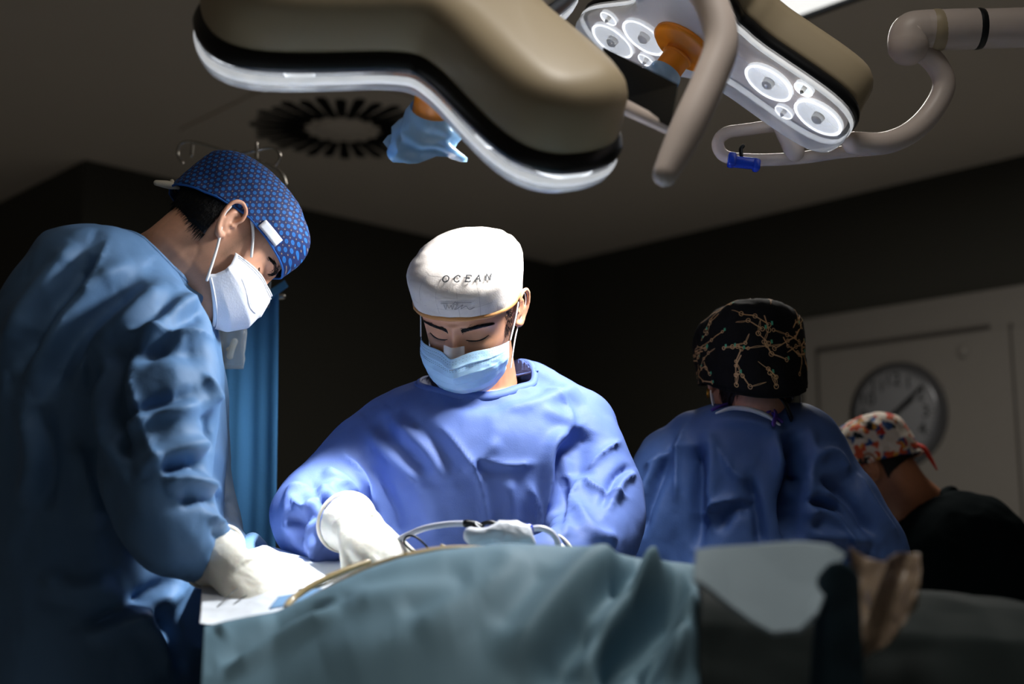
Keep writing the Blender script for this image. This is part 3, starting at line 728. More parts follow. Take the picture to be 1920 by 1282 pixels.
def gown(root, torso, arms, material, strokes, voxel=.009, crum=(.004, 9, (1, 1, .55)), hole=None, name='gown', extra=(), sub=1, sm=10, seed=0, fac=(.006, .085)):
    parts = [loft(ellrings(interp_specs(torso), 44, 2.3))]
    for a in arms: parts.append(tube([list(p) for p, r in a], [r for p, r in a], 24, 8))
    parts += list(extra)
    V, F = remesh(parts, voxel, sm, sub)
    V = crumple(V, F, crum[0], crum[1], crum[2], seed)
    V = facets(V, F, fac[0], fac[1], (1, 1, .55), seed); V = facets(V, F, fac[0]*.35, fac[1]*.45, (1, 1, .7), seed+40)
    V = folds(V, F, [(a, w*.85, h*1.35, k) for a, w, h, k in strokes])
    V = lap(V, F, 1, .25)
    if hole is not None:
        hc, hax, hr = hole; hax = np.array(list(Vector(hax).normalized())); q = V-np.array(list(hc)); t = q@hax; rad = np.linalg.norm(q-t[:, None]*hax, axis=1)
        keep = ~((rad < hr) & (t > -.06)); idx = -np.ones(len(V), int); idx[keep] = np.arange(keep.sum())
        F = np.asarray(F); F = idx[F[keep[F].all(1)]]; V = V[keep]
    o = obj(name, V, F, material, root); return o, V, F
def collar_band(root, V, F, hc, hax, hr, material, w=.016, name='collar', r2=None, lift=.004, n=72, tilt=None):
    """band sewn round a neck hole: ray-cast on the gown from outside"""
    bvh = BVHTree.FromPolygons([Vector(v) for v in V], [tuple(map(int, f)) for f in F]); ax = Vector(hax).normalized(); hc = Vector(hc)
    b1 = ax.cross(Vector((0, 1, 0))).normalized(); b2 = ax.cross(b1); r2 = r2 or hr; pts = []
    for i in range(n):
        t = 2*math.pi*i/n; row = []
        for rad in (hr-.003, hr+w*.35, hr+w*.7, hr+w):
            rr = rad+(r2-hr)*abs(math.sin(t)); p = hc+(b1*math.cos(t)+b2*math.sin(t))*rr
            h = bvh.ray_cast(p+ax*.25, -ax, .6)
            row.append((h[0] if h[0] is not None else None))
        pts.append(row)
    good = [r for r in pts if all(x is not None for x in r)]
    if len(good) < 20: return None
    for r in pts:
        for j in range(4):
            if r[j] is None: r[j] = min((g[j] for g in good), key=lambda g: (g-hc).length*0+abs(1))
    A_ = np.array([[list(x) for x in r] for r in pts])
    for _ in range(6): A_ = A_*.5+.25*(np.roll(A_, 1, 0)+np.roll(A_, -1, 0))
    A_ = A_+np.array(list(ax))*np.array([lift*1.3, lift, lift*.8, lift*.2])[None, :, None]
    inner = A_[:, :1]-np.array(list(ax))*.02; A_ = np.concatenate([inner, A_], 1); m = A_.shape[1]
    Vc = A_.reshape(-1, 3); Fc = [(i*m+j, ((i+1) % n)*m+j, ((i+1) % n)*m+j+1, i*m+j+1) for i in range(n) for j in range(m-1)]
    return solid(obj(name, Vc, Fc, material, root), .002)
def lower_body(root, x, y, dirv, z=.42):
    """trousers and clogs under the hem, standing on the floor"""
    d = Vector(dirv).normalized(); s = Vector((-d.y, d.x, 0))
    for sg in (-1, 1):
        b = Vector((x, y, 0))+s*.10*sg
        V, F = tube([b+Vector((0, 0, .75)), b+Vector((0, 0, .45)), b+Vector((0, 0, .10))], [.085, .065, .055], 18, 5); obj('trouser_leg', V, F, M['trouser'], root)
        rings = []
        for t, w, h in ((-.09, .030, .05), (-.07, .040, .08), (0, .042, .085), (.06, .046, .07), (.13, .044, .05), (.165, .03, .035)):
            an = np.linspace(0, 2*np.pi, 16, endpoint=False); c = b+d*t
            rings.append(np.array([[*(c+s*w*math.cos(q))[:2], max(.002, h*.5+h*.55*math.sin(q))] for q in an]))
        V, F = loft(rings); obj('clog', V, F, M['clog'], root)
HT[:, 0] = np.where(HT[:, 0] < 0, HT[:, 0]*.95, np.where(HT[:, 0] > .03, .03+(HT[:, 0]-.03)*.80, HT[:, 0]))
def face_pt(x, z, off=0.0):
    w = np.interp(z, HT[:, 0], HT[:, 1]); th = math.asin(min(.999, (abs(x)/w)**(1/.86)))*(1 if x >= 0 else -1)
    p = head_surface(np.array([th]), np.array([z]))[0]; nrm = np.array([p[0], p[1], 0]); nrm /= np.linalg.norm(nrm)+1e-9
    return p+nrm*off
def strands(T, items):
    """thin tapered hairs: (root, tip, radius) in head space -> one mesh"""
    V = []; F = []
    for a, b, r in items:
        a, b = np.asarray(a), np.asarray(b); d = b-a; d /= np.linalg.norm(d)+1e-9; u = np.cross(d, [0.3, .5, .8]); u /= np.linalg.norm(u); v = np.cross(d, u); k = len(V)
        for q in (0, 2.094, 4.189): V.append(a+r*(math.cos(q)*u+math.sin(q)*v))
        V.append(b); F += [(k, k+1, k+3), (k+1, k+2, k+3), (k+2, k, k+3)]
    return T(np.array(V)), F
def brows(root, T, material, thick=1.0, name='eyebrow'):
    for sx in (-1, 1):
        it = []
        for _ in range(int(260*thick)):
            t = random.random(); x = .011+.042*t; zc = .0125+.009*math.sin(t*2.2)-.004*t*t; z = zc-.002+random.gauss(0, .0026*(1-.5*t))
            a = face_pt(sx*x, z, .0002); L_ = .007; b = face_pt(sx*min(.058, x+L_*(.45+.5*t)), z+L_*(.55-.75*t), .0016); it.append((a, b, .00055))
        V, F = strands(T, it); obj(name, V, F, material, root)
def lids(root, T, material):
    for sx in (-1, 1):
        P = [T(face_pt(sx*x, z, .0006)) for x, z in ((.0155, -.0075), (.022, -.0105), (.031, -.0120), (.040, -.0105), (.0475, -.0065))]
        V, F = tube(P, [.0006, .0011, .0013, .0012, .0006], 6, 5); o = obj('eyelid_line', V, F, material, root)
        it = []
        for x in np.linspace(.019, .048, 30):
            z = -.0118+((x-.031)/.0165)**2*.0045; a = face_pt(sx*x, z, .0006); b = face_pt(sx*(x+.003*(x-.028)/.02), z-.0030, .0085); it.append((a, b, .0003))
        V, F = strands(T, it); obj('eyelashes', V, F, material, o)
def ear_loop(root, T, pts, r=.0013, name='ear_loop', m='white'):
    V, F = tube([T(np.array(p)) for p in pts], r, 8, 6); return obj(name, V, F, M[m], root)
def bvh_of(V, F):
    return BVHTree.FromPolygons([Vector(v) for v in V], [tuple(map(int, f)) for f in F])
def printed(root, bvh, strokes, wpx, material, name, off=.0009):
    """flat print on cloth: strokes in photo pixels laid on the surface met there"""
    V = []; F = []; cam0 = Vector((0, 0, CAMZ))
    for st in strokes:
        P = catmull([np.array(p, float) for p in st], 4) if len(st) > 2 else np.array([np.array(st[0])*(1-t)+np.array(st[1])*t for t in (0, .25, .5, .75, 1.)])
        k = len(V); cnt = 0
        for i, p in enumerate(P):
            d = P[min(i+1, len(P)-1)]-P[max(i-1, 0)]; d = d/(np.hypot(*d)+1e-9); nn = np.array([-d[1], d[0]])*wpx*.5; row = []
            for sgn in (-1, 1):
                q = p+sgn*nn; dr = ray(*q).normalized(); h = bvh.ray_cast(cam0, dr)
                if h[0] is None: row = None; break
                row.append(h[0]-dr*off)
            if row is None: cnt = 0; continue
            V += row; cnt += 1
            if cnt > 1: m = len(V); F.append((m-4, m-3, m-1, m-2))
    if not F: return None
    return obj(name, V, F, material, root, smooth=False)

# ---------------------------------------------------------- surgeon in the middle
pc_ = W(890, 1000, 2.25)
PC = empty('person', (pc_.x, 2.25, 0), 'person in a royal blue gown, off-white cap and light blue mask, standing behind the drape', 'person')
yawC, pitC, rolC = -17, 40, 6
RmC = frame(yawC, pitC, rolC); eyeC = W(855, 630, 1.97); C0 = np.array(list(eyeC))-np.array(RmC)@np.array([0, -.085, 0])
nbC = W(905, 722, 2.13)
bodyC, RmC, TC = make_body(PC, yawC, pitC, rolC, C0, nbC, M['skinC'], .056, (.12, .075, .05))
brows(bodyC, TC, M['hair'], 2.6); lids(bodyC, TC, M['hair'])
it = []
for _ in range(700):                                           # sideburns
    sx = random.choice((-1, 1)); y = random.uniform(-.030, -.004); z = random.uniform(-.028, .05)
    th_ = math.atan2(.072, -y)*1.0; p = head_surface(np.array([sx*(math.pi/2-abs(y)/.085)]), np.array([z]))[0]; p = p*np.array([1.004, 1, 1]); p[1] = p[1]
    it.append((p, p+np.array([sx*.0015, -.001+.002*random.random(), -.008]), .0004))
V, F = strands(TC, it); obj('sideburns', V, F, M['hair'], bodyC)
capC, L0, hem, _ = add_cap(PC, TC, M['capC'], 'wrap', zf=.040, zs_=.026, zb=-.03, ztop=.107, wall_z=.076, hw=.0805, hf=.099, hb=.113, flare=1.08, seed=2, wob=.0018, exp_=.62)
V, F = tube(list(hem)+[hem[0], hem[1]], .0046, 8, 1); obj('trim_band', V, F, M['trimorange'], capC)
mCap = bvh_of(TC(L0*np.array([1.032, 1.032, 1.02])), cap_mesh(None, zf=.040, zs_=.026, zb=-.03, ztop=.107, wall_z=.076, hw=.0805, hf=.099, hb=.113, flare=1.08, seed=2, wob=.0018, exp_=.62)[1])
def letter(ch, x, y, w=11, h=12, sl=2.5):
    S = {'O': [[(.5, 0), (.95, .25), (.95, .75), (.5, 1), (.05, .75), (.05, .25), (.5, 0)]],
         'C': [[(.95, .28), (.8, .05), (.5, 0), (.08, .28), (.08, .72), (.5, 1), (.8, .95), (.97, .75)], [(.95, .02), (.95, .28)]],
         'E': [[(.15, 0), (.15, 1)], [(0, 0), (.95, 0)], [(.15, .48), (.7, .48)], [(0, 1), (.95, 1)], [(.95, 0), (.95, .22)], [(.95, .78), (.95, 1)], [(.7, .36), (.7, .6)]],
         'A': [[(.5, 0), (.08, 1)], [(.5, 0), (.92, 1)], [(.25, .64), (.77, .64)], [(-.05, 1), (.22, 1)], [(.74, 1), (1.08, 1)]],
         'N': [[(.12, 0), (.12, 1)], [(.12, 0), (.88, 1)], [(.88, 0), (.88, 1)], [(-.03, 0), (.14, 0)], [(-.03, 1), (.27, 1)], [(.73, 0), (1.03, 0)]]}[ch]
    return [[(x+a*w+(1-b)*sl, y+b*h) for a, b in st] for st in S]
st = []
for ch, x, y in (('O', 829, 516.5), ('C', 850, 516.5), ('E', 871, 516), ('A', 890, 515), ('N', 909, 513.5)): st += letter(ch, x, y)
printed(capC, mCap, st, 2.3, M['navyprint'], 'lettering')
printed(capC, mCap, [[(832, 571), (836, 580), (838, 570), (842, 578), (846, 572), (848, 580), (852, 570), (857, 574), (852, 580), (860, 577), (868, 571), (864, 579), (874, 574), (880, 580), (890, 576)], [(848, 572), (854, 566), (858, 572)], [(826, 569), (850, 568)], [(856, 568), (884, 567)]], 1.1, M['greyprint'], 'scribble')
def maskC(u, v):
    th = R(-72+144*u); ct = math.cos(th*.93); a = abs(th)/R(72)
    yf = np.interp(v, [0, .12, .35, .65, .9, 1], [.097, .108, .118, .115, .098, .086]); x = np.interp(v, [0, .4, 1], [.0745, .0745, .062])*math.sin(th)/math.sin(R(72))
    nose = .024*math.exp(-(x/.019)**2)*max(0, 1-v*1.5)
    pl = .0022*((v*6.0) % 1.0)*(1-a*.5)*(v > .12)
    y = -(yf+nose+pl)*max(ct, 0)**.85
    z = -.020-.093*v-.010*a*a*(1-v)+.026*a*a*v
    return np.array([x, y, z])
V, F = patch(TC, maskC, 60, 60); V = crumple(V, F, .0014, 40, seed=1); mk = solid(obj('face_mask', V, F, M['maskblue'], PC), .0012)
for vv in (.035, .075, .16, .20):                              # stitched lines across the top
    P = [TC(maskC(u, vv)+np.array([0, -.0022, 0])) for u in np.linspace(.06, .94, 40)]
    it = [(P[i], P[i]+(P[i+1]-P[i])*.5, .0004) for i in range(39)]; V, F = strands(lambda q: q, it); obj('stitching', V, F, M['navyprint'], mk)
V, F = patch(TC, lambda u, v: np.array([-.017+.034*u, -.0990-.0245*math.exp(-((u-.5)/.36)**2)*(.35+.65*v)-.006*v, -.008-.028*v]), 14, 12); obj('nose_tape', V, F, M['tape'], mk)
for sx in (-1, 1):
    ear_loop(mk, TC, [(sx*.0745, -.040, -.030), (sx*.079, -.015, -.006), (sx*.083, .010, .022), (sx*.087, .026, .020), (sx*.086, .028, -.002), (sx*.074, .000, -.040), (sx*.0685, -.034, -.086)])
tors = [(W(905, 712, 2.14), .075, .060), (W(902, 728, 2.13), .118, .085), (W(897, 752, 2.12), .152, .105), (W(892, 800, 2.11), .186, .125), (W(882, 870, 2.11), .205, .140), (W(878, 1000, 2.13), .205, .145), (Vector((-.06, 2.18, 1.0)), .21, .15), (Vector((-.06, 2.22, .7)), .23, .16), (Vector((-.06, 2.24, .36)), .25, .17)]
armsC = [[(W(765, 815, 2.13), .080), (W(712, 850, 2.11), .080), (W(645, 915, 2.06), .076), (W(583, 965, 1.99), .066), (W(604, 990, 1.93), .057), (W(636, 980, 1.885), .045)],
         [(W(1020, 805, 2.13), .085), (W(1068, 835, 2.11), .086), (W(1108, 910, 2.08), .080), (W(1120, 990, 2.02), .074), (W(1080, 1040, 1.93), .056), (W(1020, 1060, 1.86), .046)]]
sC = [([(820, 735), (880, 755), (960, 752), (1050, 720)], .014, -.006, 'ridge'), ([(930, 765), (1010, 752), (1090, 735)], .012, .007, 'ridge'),
      ([(1078, 812), (1045, 845), (1040, 905), (1046, 1010)], .016, .014, 'step'), ([(1100, 800), (1085, 850), (1088, 900)], .022, -.012, 'ridge'),
      ([(1090, 890), (1130, 850), (1165, 825)], .010, .009, 'sharp'), ([(1090, 890), (1125, 920), (1180, 935)], .010, .009, 'sharp'), ([(1090, 890), (1065, 960), (1060, 1010)], .012, .010, 'sharp'), ([(1075, 930), (1110, 1000), (1160, 1010)], .012, .010, 'ridge'), ([(1130, 960), (1160, 900), (1190, 880)], .010, .008, 'step'),
      ([(820, 790), (868, 850), (895, 890), (912, 960), (915, 1010)], .010, .007, 'sharp'), ([(905, 862), (950, 872), (1010, 868)], .010, .006, 'sharp'), ([(905, 862), (902, 880), (960, 886)], .010, -.004, 'ridge'), ([(865, 880), (900, 860), (940, 820)], .014, .006, 'ridge'),
      ([(690, 790), (745, 850), (800, 900)], .020, .007, 'step'), ([(735, 770), (800, 830), (850, 900)], .018, .006, 'step'), ([(660, 860), (720, 940), (740, 1010)], .016, .007, 'step'), ([(780, 900), (800, 960), (830, 1010)], .02, .006, 'ridge'), ([(985, 900), (1010, 950), (1020, 1010)], .012, .006, 'sharp'), ([(950, 890), (960, 950), (955, 1010)], .014, .006, 'ridge'),
      ([(600, 885), (640, 905), (668, 935)], .012, .012, 'ridge'), ([(545, 925), (590, 918), (640, 930)], .010, .010, 'sharp'), ([(560, 905), (545, 950), (550, 1010)], .012, .010, 'ridge'), ([(612, 940), (585, 975), (575, 1040)], .010, .011, 'sharp'), ([(600, 1000), (590, 1030), (612, 1048)], .010, .010, 'ridge'), ([(575, 940), (610, 935), (560, 985)], .009, -.008, 'ridge'),
      ([(548, 935), (575, 955), (600, 925), (645, 912)], .008, .012, 'sharp'), ([(540, 970), (565, 985), (560, 1030)], .009, -.012, 'ridge'), ([(578, 898), (602, 945), (575, 985)], .007, -.010, 'ridge'), ([(640, 850), (690, 900), (700, 960)], .010, .008, 'sharp'), ([(590, 1000), (600, 1040), (640, 1060)], .008, .010, 'sharp'),
      ([(985, 690), (1030, 710), (1100, 760)], .012, .006, 'ridge'), ([(1010, 715), (1060, 760), (1075, 800)], .010, .006, 'sharp'), ([(1000, 760), (1060, 790), (1075, 812)], .012, .006, 'ridge')]
gC, Vg, Fg = gown(PC, tors, armsC, M['gownC'], sC, fac=(.0060, .085), crum=(.0018, 9, (1, 1, .6)), hole=(W(893, 708, 2.10), (-.16, -.45, .88), .088), seed=1, extra=[tube([W(975, 722, 2.15), W(1010, 745, 2.14), W(1080, 800, 2.12)], [.045, .055, .07], 16, 5), tube([W(815, 745, 2.14), W(775, 770, 2.13), W(730, 820, 2.12)], [.04, .05, .06], 16, 5)])
collar_band(PC, Vg, Fg, W(893, 708, 2.10), (-.16, -.45, .88), .088, M['gownC'], .016)
make_hand(PC, W(670, 992, 1.82), (.40, -.42, -.32), (.35, -.50, .75), 1, ((78, 40, 25), (84, 42, 25), (88, 45, 25), (92, 45, 25)), cuff_to=W(652, 980, 1.855), cuff_r=(.039, .042), thumb=(.8, .30, -.6), scale=1.05)
make_hand(PC, W(985, 1075, 1.83), (-.8, -.1, -.35), (.0, -.3, .9), -1, ((55, 40, 25), (60, 42, 25), (66, 45, 25), (70, 45, 25)), cuff_to=W(1035, 1058, 1.87))
lower_body(PC, pc_.x, 2.25, (0, -1, 0))

# ---------------------------------------------------------- assistant at the left, in profile
YL = 1.95; pl_ = W(200, 1200, YL)
PL = empty('person', (pl_.x, YL, 0), 'person in a blue gown and dotted blue cap bending over from the left', 'person')
RmL = frame(116, 45, 0); earL = W(432, 412, 1.89); C0L = np.array(list(earL))-np.array(RmL)@np.array([-.075, .016, 0])
nbL = W(312, 498, YL+.005)
bodyL, RmL, TL = make_body(PL, 116, 45, 0, C0L, nbL, M['skinLb'], .060, (.062, .08, .035))
brows(bodyL, TL, M['hair'], .8); lids(bodyL, TL, M['hair'])
capL, L0L, hemL, _ = add_cap(PL, TL, M['capL'], 'side', zf=.026, zs_=.022, zb=-.012, ztop=.122, wall_z=.062, hw=.0825, hf=.101, hb=.113, flare=1.03, seed=9, wob=.0020, exp_=.9)
V, F = tube(list(hemL)+[hemL[0], hemL[1]], .0018, 8, 1); obj('hem', V, F, M['capL'], capL)
# nape hair
def nape(T, name, root, material, zlo, zhi, a0, a1, off=.004, n=900, L_=.02):
    it = []
    for _ in range(n):
        t = R(random.uniform(a0, a1))*random.choice((-1, 1)); z = random.uniform(zlo, zhi); p = head_surface(np.array([t]), np.array([z]))[0]; o = np.array([p[0], p[1], 0]); o /= np.linalg.norm(o)
        it.append((p+o*.0005, p+o*(off+.003*random.random())+np.array([0, -.004*np.sign(p[1]), -L_*random.uniform(.5, 1)]), .0008))
    V, F = strands(T, it); o1 = obj(name, V, F, material, root)
    th = np.linspace(R(a0), 2*np.pi-R(a0), 60); rows = []
    for z in np.linspace(zlo+.006, zhi, 10):
        p = head_surface(th, np.full(60, z)); o = p*np.array([1, 1, 0]); o /= np.linalg.norm(o, axis=1)[:, None]; rows.append(T(p+o*.0022))
    V = np.concatenate(rows); F = [(j*60+i, j*60+i+1, (j+1)*60+i+1, (j+1)*60+i) for j in range(9) for i in range(59)]
    solid(obj('hair_base', V, F, material, o1), .002)
nape(TL, 'hair', bodyL, M['hair'], -.048, .03, 106, 180, n=1600)
V, F = tube([TL(np.array(p)) for p in ((-.010, .106, -.006), (-.008, .118, -.014), (-.006, .132, -.026))], [.003, .0062, .0045], 10, 6); obj('tie', V, F, M['cream'], capL)
V, F = tube([TL(np.array(p)) for p in ((-.004, .106, -.004), (.002, .115, -.006), (.004, .120, -.002))], [.003, .005, .0035], 10, 6); obj('tie', V, F, M['cream'], capL)
def tagL(u, v):
    y = -.018-.040*u; z = .023+.016*v; return np.array([-.0865-.0015*math.sin(u*3)+.004*u, y, z])
V, F = patch(TL, tagL, 8, 5); solid(obj('white_tag', V, F, M['whitepl'], capL), .0016, 0)
def maskL(u, v):
    th = R(-76+152*u); a = abs(th)/R(76); mid = np.interp(v, [0, .10, .35, .6, .85, 1], [.094, .106, .126, .128, .112, .088])
    x = .0745*math.sin(th)/math.sin(R(76))*np.interp(v, [0, .5, 1], [.92, 1.0, .86]); y = -mid*(1-a**1.9*.72)
    nose = .018*math.exp(-(x/.013)**2)*max(0, 1-v*2.5)
    return np.array([x, y-nose, -.004-.110*v-.014*a*a*(1-v)*1.6+.034*a*a*v])
V, F = patch(TL, maskL, 60, 50); mkL = solid(obj('face_mask', V, F, M['maskwhite'], PL), .0014)
for edge in (.02, .06):
    P = [TL(maskL(u, edge)+np.array([0, -.0012, 0])*1) for u in np.linspace(.02, .98, 50)]; V, F = tube(P, .0012 if edge < .05 else .0006, 6, 1); obj('welt', V, F, M['maskwhite'], mkL)
P = [TL(maskL(u, .97)+np.array([0, -.0012, 0])) for u in np.linspace(.02, .98, 50)]; V, F = tube(P, .0014, 6, 1); obj('welt', V, F, M['maskwhite'], mkL)
P = [TL(maskL(u, .42+.08*math.cos((u-.25)*14))+np.array([-.0010, -.0012, 0])) for u in np.linspace(.08, .34, 24)]; V, F = tube(P, .0005, 6, 1); obj('seam', V, F, M['maskwhite'], mkL)
for sx in (-1, 1):
    ear_loop(mkL, TL, [(sx*.0705, -.046, -.012), (sx*.0765, -.022, .012), (sx*.083, .004, .028)], .0022)
    ear_loop(mkL, TL, [(sx*.066, -.030, -.088), (sx*.0735, .000, -.040), (sx*.083, .026, -.008), (sx*.087, .031, .010)], .0022)
def wl(px, py, hx, hy, Y=YL): return (W(px, py, Y), hx, hy)
torsL = [wl(205, 448, .045, .10), wl(205, 462, .078, .14), wl(210, 498, .108, .17), wl(210, 560, .142, .19), wl(206, 660, .163, .205), wl(206, 850, .170, .200), wl(200, 1000, .165, .195), wl(196, 1280, .170, .20), (Vector((pl_.x, YL, .70)), .18, .21), (Vector((pl_.x, YL, .36)), .19, .22)]
armsL = [[(W(245, 580, 1.90), .080), (W(285, 640, 1.82), .086), (W(305, 745, 1.76), .080), (W(292, 880, 1.73), .074), (W(318, 975, 1.72), .064), (W(364, 1022, 1.75), .052), (W(392, 1042, 1.77), .043)],
         [(W(300, 600, 2.10), .085), (W(335, 700, 2.14), .080), (W(350, 880, 2.14), .072), (W(390, 1000, 2.08), .056), (W(430, 1070, 2.00), .046)]]
sL = [([(330, 545), (270, 590), (190, 670), (150, 740)], .020, .012, 'step'), ([(400, 560), (320, 600), (240, 680)], .018, .010, 'step'), ([(265, 500), (180, 560), (110, 650), (60, 760)], .022, .014, 'step'), ([(160, 460), (120, 520), (60, 600), (20, 700)], .022, .014, 'step'),
      ([(205, 445), (175, 520), (150, 560)], .012, .008, 'sharp'), ([(212, 638), (270, 618), (340, 622), (412, 640)], .012, .012, 'sharp'), ([(225, 655), (300, 650), (405, 668)], .016, -.010, 'ridge'), ([(214, 640), (205, 720), (212, 800), (235, 880)], .014, .014, 'step'),
      ([(235, 660), (255, 760), (290, 860), (320, 920)], .014, .009, 'sharp'), ([(250, 890), (310, 850), (370, 835), (395, 838)], .014, .012, 'ridge'), ([(290, 885), (350, 870), (385, 880)], .012, -.012, 'ridge'), ([(215, 800), (290, 770), (380, 745)], .014, .010, 'step'), ([(300, 905), (360, 900), (420, 930)], .012, .013, 'ridge'), ([(330, 940), (380, 930), (420, 945)], .012, -.010, 'ridge'),
      ([(380, 700), (400, 730), (412, 760)], .010, .010, 'sharp'), ([(385, 770), (400, 800), (392, 850)], .012, -.012, 'ridge'), ([(380, 960), (420, 985), (438, 1010)], .010, .010, 'sharp'), ([(400, 985), (420, 1020), (400, 1060)], .010, -.008, 'ridge'),
      ([(70, 1080), (140, 1105), (220, 1092)], .016, .012, 'ridge'), ([(150, 1180), (240, 1150), (340, 1090)], .018, .012, 'step'), ([(230, 1110), (300, 1180), (330, 1270)], .02, .012, 'step'), ([(370, 1090), (390, 1150), (400, 1230)], .012, .010, 'sharp'), ([(60, 760), (80, 860), (60, 960)], .02, .012, 'step'), ([(130, 820), (170, 900), (180, 1000)], .02, .012, 'ridge')]
gL, VgL, FgL = gown(PL, torsL, armsL, M['gownL'], sL, fac=(.0075, .085), crum=(.0022, 8, (1, 1, .7)), hole=(W(318, 458, YL), (.62, 0, .78), .083), seed=5)
collar_band(PL, VgL, FgL, W(318, 458, YL), (.62, 0, .78), .083, M['gownL'], .012)
make_hand(PL, W(432, 1066, 1.735), (.52, -.22, -.44), (.35, -.62, .70), -1, ((70, 55, 30), (74, 58, 30), (78, 58, 30), (82, 55, 30)), cuff_to=W(406, 1046, 1.755), cuff_r=(.035, .044), thumb=(.7, .5, -.55), scale=1.02)
make_hand(PL, W(440, 1090, 1.98), (.7, -.2, -.5), (0, -.5, .85), 1, ((46, 55, 35), (50, 60, 35), (54, 60, 35), (58, 60, 35)), cuff_to=W(420, 1065, 2.01))
lower_body(PL, pl_.x, YL, (1, 0, 0))

# ---------------------------------------------------------- nurse with her back to us
YR = 2.33; pr_ = W(1420, 1200, YR)
PR = empty('person', (pr_.x, YR, 0), 'person seen from behind in a blue gown and a black cap with chain print', 'person')
C0R = np.array(list(W(1408, 708, YR-.01))); nbR = W(1408, 778, YR+.01)
bodyR, RmR, TR = make_body(PR, 184, 14, 0, C0R, nbR, M['skinR'], .052, (.11, .08, .05), beard=False)
kwR = dict(zf=.03, zs_=-.010, zb=-.084, ztop=.126, wall_z=.074, hw=.0905, hf=.100, hb=.118, flare=1.06, seed=4, wob=.0035, exp_=.78)
capR, L0R, hemR, _ = add_cap(PR, TR, M['capR'], 'wrap', **kwR)
V, F = tube(list(hemR)+[hemR[0], hemR[1]], .0022, 8, 1); obj('hem', V, F, M['capR'], capR)
nape(TR, 'hair', bodyR, M['hairb'], -.085, -.01, 105, 180, L_=.03, n=900)
nR = 96; mR = len(L0R)//nR
gridR = L0R.reshape(mR, nR, 3); cumr = np.concatenate([[0], np.cumsum(np.linalg.norm(np.diff(gridR[:, 0], axis=0), axis=1))])
def capsurf(th, sdist, off=.0022):
    """point on the black cap: angle th, distance sdist up from the hem"""
    f = np.interp(sdist, cumr, np.arange(mR)); j = int(min(mR-2, f)); t = f-j; c = (th+math.pi)/(2*math.pi)*nR; i = int(c) % nR; k = (i+1) % nR; s = c-int(c)
    p = (gridR[j, i]*(1-s)+gridR[j, k]*s)*(1-t)+(gridR[j+1, i]*(1-s)+gridR[j+1, k]*s)*t
    o = p*np.array([1, 1, .7]); o /= np.linalg.norm(o)+1e-9; return TR(p+o*off)
STOT = cumr[-1]; chains = []; greens = []
rr_ = random.Random(21)
def flat_line(P, w):
    V = []; F = []; P = [np.asarray(p) for p in P]; cc = TR(np.array([0, .01, .02]))
    for i, p in enumerate(P):
        d = P[min(i+1, len(P)-1)]-P[max(i-1, 0)]; o = p-cc; s = np.cross(d, o); s /= np.linalg.norm(s)+1e-9; V += [p-s*w, p+s*w]
    F = [(2*i, 2*i+1, 2*i+3, 2*i+2) for i in range(len(P)-1)]; return np.array(V), F
def link(th, s, r):
    k = .092; return flat_line([capsurf(th+r*math.cos(q)/k/max(.25, math.sin(min(1.4, (STOT-s)/.10+.1))), s+r*math.sin(q)*1.35) for q in np.linspace(0, 2*np.pi, 13)], .0007)
for _ in range(70):
    th = rr_.uniform(-math.pi, math.pi); s = rr_.uniform(.01, STOT*.86); ang = rr_.uniform(0, 6.28)
    for seg in range(rr_.randint(2, 4)):
        L_ = rr_.uniform(.016, .030); sc = max(.25, math.sin(min(1.4, (STOT-s)/.10+.1))); dth = L_*math.cos(ang)/.092/sc; ds = L_*math.sin(ang)
        if not (.006 < s+ds < STOT*.9): ang = -ang; ds = -ds
        for w_ in ((-.0013, .0013) if rr_.random() < .6 else (0,)):
            chains.append(flat_line([capsurf(th+dth*t+w_*math.sin(ang)/.09*math.sin(t*3.1), s+ds*t+w_*math.cos(ang)*math.sin(t*3.1)) for t in np.linspace(0, 1, 7)], .00045 if w_ else .0011))
        th += dth; s += ds; chains.append(link(th, s, rr_.uniform(.0022, .0034))); ang += rr_.uniform(-.9, .9)
    if rr_.random() < .8:
        greens.append(flat_line([capsurf(th+.05, s+t, .0024) for t in np.linspace(0, .007, 4)], .0018))
V, F = join(chains); obj('chain_print', V, F, M['chain'], capR, smooth=False, kind='stuff'); V, F = join(greens); obj('bead_print', V, F, M['greenprint'], capR, smooth=False, kind='stuff')
ear_loop(PR, TR, [(-.062, -.03, -.06), (-.079, .012, -.030), (-.080, .020, -.060), (-.060, -.01, -.11)], .0016, 'mask_cord')
ear_loop(PR, TR, [(.062, -.03, -.06), (.079, .012, -.030), (.080, .020, -.060), (.060, -.01, -.11)], .0016, 'mask_cord')
for sx in (1,):
    q = [TR(np.array([sx*.085, .012+.007*math.cos(t), -.036+.009*math.sin(t)])) for t in np.linspace(0, 6.28, 17)]; V, F = tube(q, .0013, 8, 2); obj('earring', V, F, M['gold'], PR)
torsR = [wl(1412, 762, .070, .06, YR), wl(1410, 776, .125, .09, YR), wl(1408, 805, .160, .11, YR), wl(1405, 860, .182, .125, YR), wl(1405, 950, .190, .135, YR), wl(1410, 1080, .19, .14, YR), (Vector((pr_.x, YR, .75)), .22, .16), (Vector((pr_.x, YR, .36)), .24, .17)]
armsR = [[(W(1300, 860, YR), .08), (W(1268, 900, YR-.01), .088), (W(1240, 990, YR-.02), .082), (W(1225, 1070, YR+.02), .070), (W(1230, 1060, YR+.22), .05)],
         [(W(1500, 860, YR), .075), (W(1535, 910, YR-.01), .080), (W(1590, 990, YR-.03), .078), (W(1640, 1060, YR), .068), (W(1600, 1065, YR+.2), .05)]]
